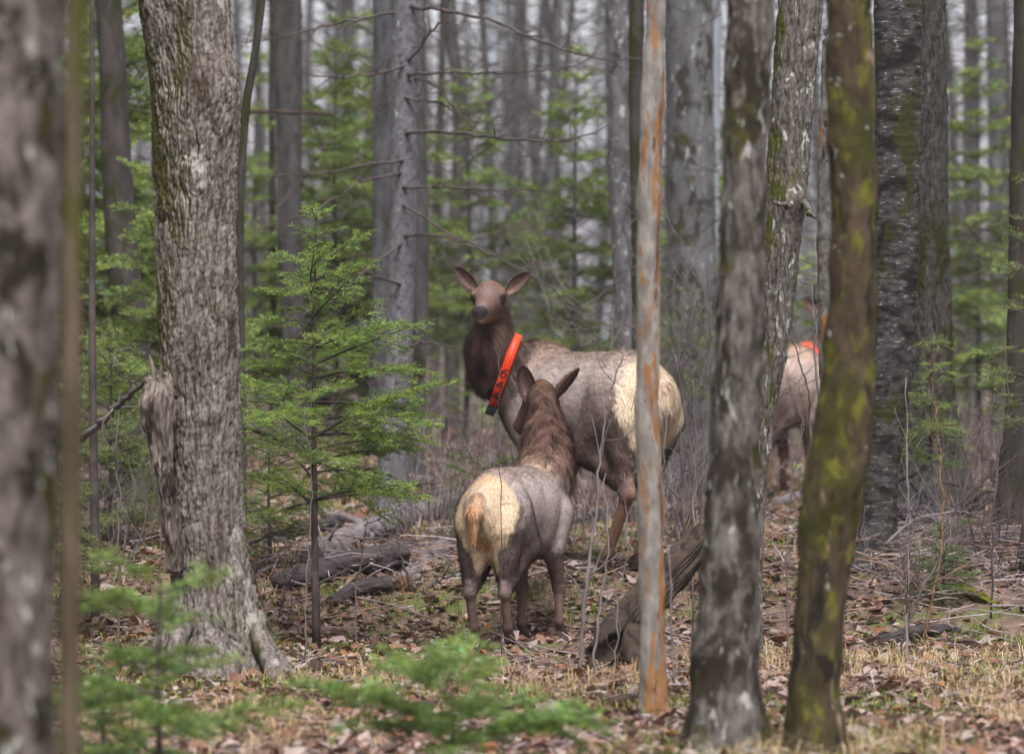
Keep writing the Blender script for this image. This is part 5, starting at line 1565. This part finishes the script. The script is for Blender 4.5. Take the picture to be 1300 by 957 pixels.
tc_ = tcols[rng.integers(0, 4, N)] * rng.uniform(.7, 1.2, (N, 1))
to = link('twig_litter', make_mesh('twig_litter', np.concatenate([V1, V2]), np.concatenate([T1, T2 + len(V1)]), np.concatenate([np.repeat(tc_, 8, 0)] * 2)), M['twigmat'])
tag(to, 'broken grey twigs and sticks strewn over the forest floor', 'twigs', None, 'stuff')

# low wiry brush rising behind the elk, too fine to count
n2 = 5200
Yb = 27.2 + 34 * rng.random(n2) ** 1.3
Xb = rng.uniform(-1, 1, n2) * (.14 * Yb + 1)
d = fbm(np.stack([Xb * .7, Yb * .35, 0 * Xb], -1), 3, 71)
k = (d + rng.normal(0, .07, n2) > .46) & ~((Xb > 1.7) & (Xb < 2.75) & (Yb < 36))
Xb, Yb = Xb[k], Yb[k]; n2 = len(Xb)
A = np.stack([Xb, Yb, ground(Xb, Yb) - .02], -1)
Lb = rng.uniform(.2, .95, n2)
D1 = unit(np.stack([rng.normal(0, .3, n2), rng.normal(0, .3, n2), np.ones(n2)], -1))
B = A + D1 * Lb[:, None]
V1, T1 = prisms(A, B, .0045, .002, 3)
ti = rng.integers(0, n2, n2 * 5); tt = rng.uniform(.25, 1, n2 * 5)
A2 = A[ti] + (B - A)[ti] * tt[:, None]
B2 = A2 + unit(D1[ti] * .7 + rng.normal(0, .6, (n2 * 5, 3))) * (Lb[ti] * rng.uniform(.15, .5, n2 * 5))[:, None]
V2, T2 = prisms(A2, B2, .0024, .0012, 3)
tcb = np.array([sr(120, 106, 108), sr(140, 128, 128), sr(92, 78, 76)])
cb_ = np.concatenate([np.repeat(tcb[rng.integers(0, 3, n2)], 6, 0), np.repeat(tcb[rng.integers(0, 3, n2 * 5)], 6, 0)]) * .8
bo_ = link('wiry_brush', make_mesh('wiry_brush', np.concatenate([V1, V2]), np.concatenate([T1, T2 + len(V1)]), cb_), M['twigmat'])
tag(bo_, 'low wiry grey brush covering the ground behind the elk', 'brush', None, 'stuff')

# fine bare twigs hanging through the middle distance, too fine to count
n2 = 5200
Yb = rng.uniform(33, 62, n2); Xb = rng.uniform(-1, 1, n2) * (.14 * Yb + 1)
A = np.stack([Xb, Yb, ground(Xb, Yb, False) + rng.uniform(.6, 6.5, n2)], -1)
az = rng.uniform(0, 6.28, n2)
D1 = unit(np.stack([np.cos(az), np.sin(az), rng.normal(.1, .35, n2)], -1)); Lb = rng.uniform(.3, 1.3, n2)
Mi = A + D1 * (Lb * .5)[:, None] + rng.normal(0, .04, (n2, 3)); B = A + D1 * Lb[:, None] + rng.normal(0, .06, (n2, 3))
parts_ = [prisms(A, Mi, .006, .0045, 3), prisms(Mi, B, .0045, .002, 3)]
for q in range(3):
    t_ = rng.uniform(.1, .95, n2)[:, None]
    s_ = Mi * (1 - t_) + B * t_
    parts_.append(prisms(s_, s_ + unit(D1 + rng.normal(0, .7, (n2, 3))) * (Lb * rng.uniform(.15, .45, n2))[:, None], .003, .0015, 3))
g = Geo()
for v_, t_ in parts_: g.add(v_, t_)
ft = g.build('bare_twigs', M['twig_d'])
tag(ft, 'fine dark bare twigs tangled through the blurred middle distance', 'twigs', None, 'stuff')

# ------------------------------------------------------------------ trunks told apart in the hazy background
def far_variant(seed, mat):
    rr = random.Random(seed)
    H = 15.0
    pts = [[0, 0, -.3]]
    x = y = 0
    for k in range(1, 9):
        x += rr.gauss(0, .07); y += rr.gauss(0, .07)
        pts.append([x, y, H * k / 8])
    pts = spline(pts, 4)
    g = Geo()
    g.add(*tube(pts, np.linspace(.115, .03, len(pts)) * (1 + .5 * np.exp(-np.maximum(pts[:, 2], 0) / .15)), 10, True, log_disp(seed, .008)))
    me = make_mesh('trunk', np.concatenate(g.V), np.concatenate(g.T), None, True); me.materials.append(mat)
    g = Geo()
    for q in range(60):
        t = rr.uniform(.08, 1) ** .8
        p = pts[int(t * (len(pts) - 1))]
        a = rr.uniform(0, 6.28); Lb = rr.uniform(.5, 2.2)
        o = np.array([math.cos(a), math.sin(a), rr.uniform(-.05, .8)])
        q2 = p + o * Lb * .5 + [0, 0, rr.gauss(0, .08)]; q3 = p + o * Lb
        g.add(*tube(np.array([p, q2, q3]), [.018, .011, .003], 4))
        for w in range(4):
            s = q2 + (q3 - q2) * rr.random()
            e = s + np.array([rr.gauss(0, .3), rr.gauss(0, .3), rr.gauss(.1, .25)])
            g.add(*tube(np.array([s, (s + e) / 2 + [0, 0, .02], e]), [.006, .004, .002], 3))
    mb = make_mesh('branches', np.concatenate(g.V), np.concatenate(g.T)); mb.materials.append(mat)
    return me, mb
FV = [far_variant(900 + q, M[m]) for q, m in enumerate(['grey_far', 'grey_far2', 'grey_far', 'grey_pale', 'grey_far2', 'dark_moss'])]
far_spots = [(692, 52, 1.0), (728, 60, .8), (652, 58, 1.2), (620, 66, 1.3), (575, 48, 1.1), (552, 55, .9), (420, 58, 1.1), (330, 62, 1.0), (450, 72, 1.4), (760, 70, 1.3),
             (705, 82, 1.5), (668, 78, 1.2), (600, 80, 1.2), (1215, 60, .9), (1235, 72, 1.2), (1288, 66, 1.1), (930, 60, 1.0), (1000, 64, 1.1), (1070, 58, 1.0), (842, 56, 1.1),
             (240, 62, 1.0), (100, 60, 1.1), (60, 68, 1.2), (30, 55, 1.0), (745, 48, .6), (635, 46, .55), (462, 50, .7), (395, 68, 1.1), (1225, 48, .5), (820, 76, 1.2)]
rr = random.Random(17)
while len(far_spots) < 42:
    far_spots.append((rr.uniform(10, 1290), rr.uniform(58, 100), rr.uniform(.7, 1.5)))
anchors = [(-60, 'the left edge'), (34, 'the leftmost near trunk'), (253, 'the furrowed maple'), (367, 'the dark upright trunk'), (512, 'the scaly spruce'), (622, 'the head of the collared elk'),
           (786, 'the mottled trunk'), (826, 'the pale dead pole'), (876, 'the broad grey trunk'), (945, 'the near lichened trunk'), (1005, 'the leaning tree'), (1082, 'the mossy near trunk'),
           (1140, 'the curling-bark birch'), (1180, 'the dark ridged trunk'), (1300, 'the right edge')]
looks = ['grey', 'brown-grey', 'lilac-grey', 'pale', 'dark brown', 'mossy']
seen = {}
for q, (px, Y, s) in enumerate(far_spots):
    me, mb = FV[q % len(FV)]
    x0 = (px - CX) * Y / F
    an = min(anchors, key=lambda t: abs(t[0] - px))
    sz_ = 'slim' if s < .85 else ('stout' if s > 1.2 else 'straight')
    if 0 < px < 1300:
        lab = f"{sz_} {looks[q % 6]} trunk in the {'nearer' if Y < 57 else ('middle' if Y < 74 else ('far' if Y < 88 else 'farthest'))} background, {'left' if px < an[0] else 'right'} of {an[1]}"
    else:
        lab = 'hazy grey trunk far back, at the very edge of the picture'
    if lab in seen: lab = lab.replace(' trunk in', ' leaning trunk in')
    seen[lab] = 1
    root = thing('background_tree', lab, 'tree', (x0, Y, gz(x0, Y)), 'far grey trunks in the hazy background', rr.uniform(0, 6.28))
    root.scale = (s * .8, s * .8, 1.0)
    root.rotation_euler = (rr.gauss(0, .035), rr.gauss(0, .05), rr.uniform(0, 6.28))
    link('trunk', me, None, root); tag(link('branches', mb, None, root), kind='stuff')

# far woods that read as one mass
N = 120
Yf = rng.uniform(95, 240, N)
Xf = rng.uniform(-1, 1, N) * (.15 * Yf + 6)
zf = ground(Xf, Yf, False)
A = np.stack([Xf, Yf, zf - .3], -1); B = A + np.stack([rng.normal(0, .5, N), rng.normal(0, .5, N), rng.uniform(12, 19, N)], -1)
g = Geo()
g.add(*prisms(A, B, rng.uniform(.07, .24, N), .05, 7))
n2 = 9000
Yt = rng.uniform(60, 230, n2); Xt = rng.uniform(-1, 1, n2) * (.15 * Yt + 4)
A = np.stack([Xt, Yt, ground(Xt, Yt, False) + rng.uniform(0, 11, n2) ** 1.0], -1)
Lt = rng.uniform(.5, 2.4, n2)
B = A + unit(np.stack([rng.normal(0, .7, n2), rng.normal(0, .7, n2), rng.normal(.5, .5, n2)], -1)) * Lt[:, None]
g.add(*prisms(A, B, rng.uniform(.008, .03, n2), .004, 3))
fw = g.build('far_woods', M['grey_far'])
tag(fw, 'bare grey woods fading into the mist in the far background', 'woods', None, 'stuff')
# a far green understory of young conifers seen as one mass
n3 = 30000
nc = 120
cY = rng.uniform(38, 110, nc); cX = rng.uniform(-1, 1, nc) * (.145 * cY + 2)
ci = rng.integers(0, nc, n3)
hh = rng.random(n3)
Hc = rng.uniform(.8, 2.6, nc)[ci]
rad = (1 - hh) * .42 * Hc * np.sqrt(rng.random(n3)); aa = rng.uniform(0, 6.28, n3)
pz = np.stack([cX[ci] + rad * np.cos(aa), cY[ci] + rad * np.sin(aa), ground(cX[ci], cY[ci], False) + .05 + hh * Hc], -1)
ln = rng.uniform(.10, .22, n3)
d = unit(np.stack([np.cos(aa), np.sin(aa), rng.normal(.0, .2, n3)], -1)); s = unit(np.cross(d, [0, 0, 1.0])) * (ln * .28)[:, None]
V = np.stack([pz - s * .6, pz + d * (ln * .5)[:, None] - s, pz + d * ln[:, None], pz + d * (ln * .5)[:, None] + s], 1).reshape(-1, 3)
o = np.arange(n3)[:, None] * 4
cc_ = np.array(GB) * rng.uniform(.6, 1.3, (n3, 1))
us = link('fir_understory', make_mesh('fir_understory', V, np.concatenate([o + [0, 1, 2], o + [0, 2, 3]]), np.repeat(cc_, 4, 0)), M['needle'])
tag(us, 'blurred green conifer understory far back among the grey trunks', 'understory', None, 'stuff')

# unseen woods added all round to block side light, with bare crowns overhead
N = 900
ang_ = rng.uniform(0, 2 * math.pi, N); rad_ = np.sqrt(rng.uniform(5.0 ** 2, 75 ** 2, N))
Xs = rad_ * np.sin(ang_); Ys = 18 + rad_ * np.cos(ang_)
k = (np.abs(Xs) > .15 * np.maximum(Ys, 0) + 2.2) & ((Ys > 2) | (np.abs(Xs) > 1.5) | (Ys < -4))
Xs, Ys = Xs[k], Ys[k]; N = len(Xs)
A = np.stack([Xs, Ys, ground(Xs, Ys, False) - .3], -1)
Hs = rng.uniform(11, 19, N)
B = A + np.stack([rng.normal(0, .5, N), rng.normal(0, .5, N), Hs], -1)
g = Geo()
g.add(*prisms(A, B, rng.uniform(.08, .26, N), .05, 8))
n2 = 26000
ti = rng.integers(0, N, n2); tt = rng.uniform(.12, 1, n2)
A2 = A[ti] + (B - A)[ti] * tt[:, None]
B2 = A2 + unit(np.stack([rng.normal(0, 1, n2), rng.normal(0, 1, n2), rng.normal(.4, .4, n2)], -1)) * rng.uniform(.8, 3.2, n2)[:, None]
k = ~((np.abs(B2[:, 0]) < .14 * np.maximum(B2[:, 1], 0) + .6) & (B2[:, 2] < .11 * B2[:, 1] + .5) & (B2[:, 1] > 0))
g.add(*prisms(A2[k], B2[k], rng.uniform(.02, .06, n2)[k], .01, 3))
sw = g.build('light_blocking_woods', M['grey_far2'])
tag(sw, 'unseen bare grey woods on all sides, added to block side light', 'woods', None, 'stuff')

# unseen evergreens added beside and behind the camera to cut low sky light
nc = 150
ang_ = rng.uniform(0, 2 * math.pi, nc * 3); rad_ = np.sqrt(rng.uniform(7.0 ** 2, 34 ** 2, nc * 3))
cX = rad_ * np.sin(ang_); cY = 16 + rad_ * np.cos(ang_)
k = (np.abs(cX) > .15 * np.maximum(cY, 0) + 3.2) & ((cY > 3) | (np.abs(cX) > 3) | (cY < -7))
cX, cY = cX[k][:nc], cY[k][:nc]; nc = len(cX)
n3 = 90000
ci = rng.integers(0, nc, n3); hh = rng.random(n3) ** 1.3
Hc = rng.uniform(5, 11, nc)[ci]
rad = (1 - hh) * .2 * Hc * np.sqrt(rng.random(n3)); aa = rng.uniform(0, 6.28, n3)
pz = np.stack([cX[ci] + rad * np.cos(aa), cY[ci] + rad * np.sin(aa), ground(cX[ci], cY[ci], False) + .4 + hh * Hc], -1)
ln = rng.uniform(.25, .5, n3)
d = unit(np.stack([np.cos(aa), np.sin(aa), rng.normal(-.1, .3, n3)], -1)); s = unit(np.cross(d, [0, 0, 1.0]) + rng.normal(0, .3, (n3, 3))) * (ln * .3)[:, None]
V = np.stack([pz - s * .6, pz + d * (ln * .5)[:, None] - s, pz + d * ln[:, None], pz + d * (ln * .5)[:, None] + s], 1).reshape(-1, 3)
o = np.arange(n3)[:, None] * 4
cc_ = np.array(GB) * .7 * rng.uniform(.6, 1.3, (n3, 1))
sf = link('light_blocking_firs', make_mesh('light_blocking_firs', V, np.concatenate([o + [0, 1, 2], o + [0, 2, 3]]), np.repeat(cc_, 4, 0)), M['needle'])
tag(sf, 'unseen green conifers added all around to cut low sky light', 'woods', None, 'stuff')

# ------------------------------------------------------------------ mist
hz = bpy.data.materials.new('mist'); hz.use_nodes = True
hn = hz.node_tree; hn.nodes.clear()
ho = hn.nodes.new('ShaderNodeOutputMaterial'); hv = hn.nodes.new('ShaderNodeVolumePrincipled')
hv.inputs['Color'].default_value = (.92, .91, .99, 1)
hv.inputs['Density'].default_value = 0.0004
hv.inputs['Anisotropy'].default_value = 0.2
hn.links.new(hv.outputs[0], ho.inputs['Volume'])
lo_, hi_ = np.array([-275, -75, -5.0]), np.array([275, 615, 24.0])
Vh = np.array([[x, y, z] for x in (lo_[0], hi_[0]) for y in (lo_[1], hi_[1]) for z in (lo_[2], hi_[2])])
Qh = np.array([[0, 1, 3, 2], [4, 6, 7, 5], [0, 4, 5, 1], [2, 3, 7, 6], [0, 2, 6, 4], [1, 5, 7, 3]])
ho_ = link('haze', make_mesh('haze', Vh, Qh), hz)
tag(ho_, 'thin grey-lilac mist among the far trees', None, None, 'stuff')
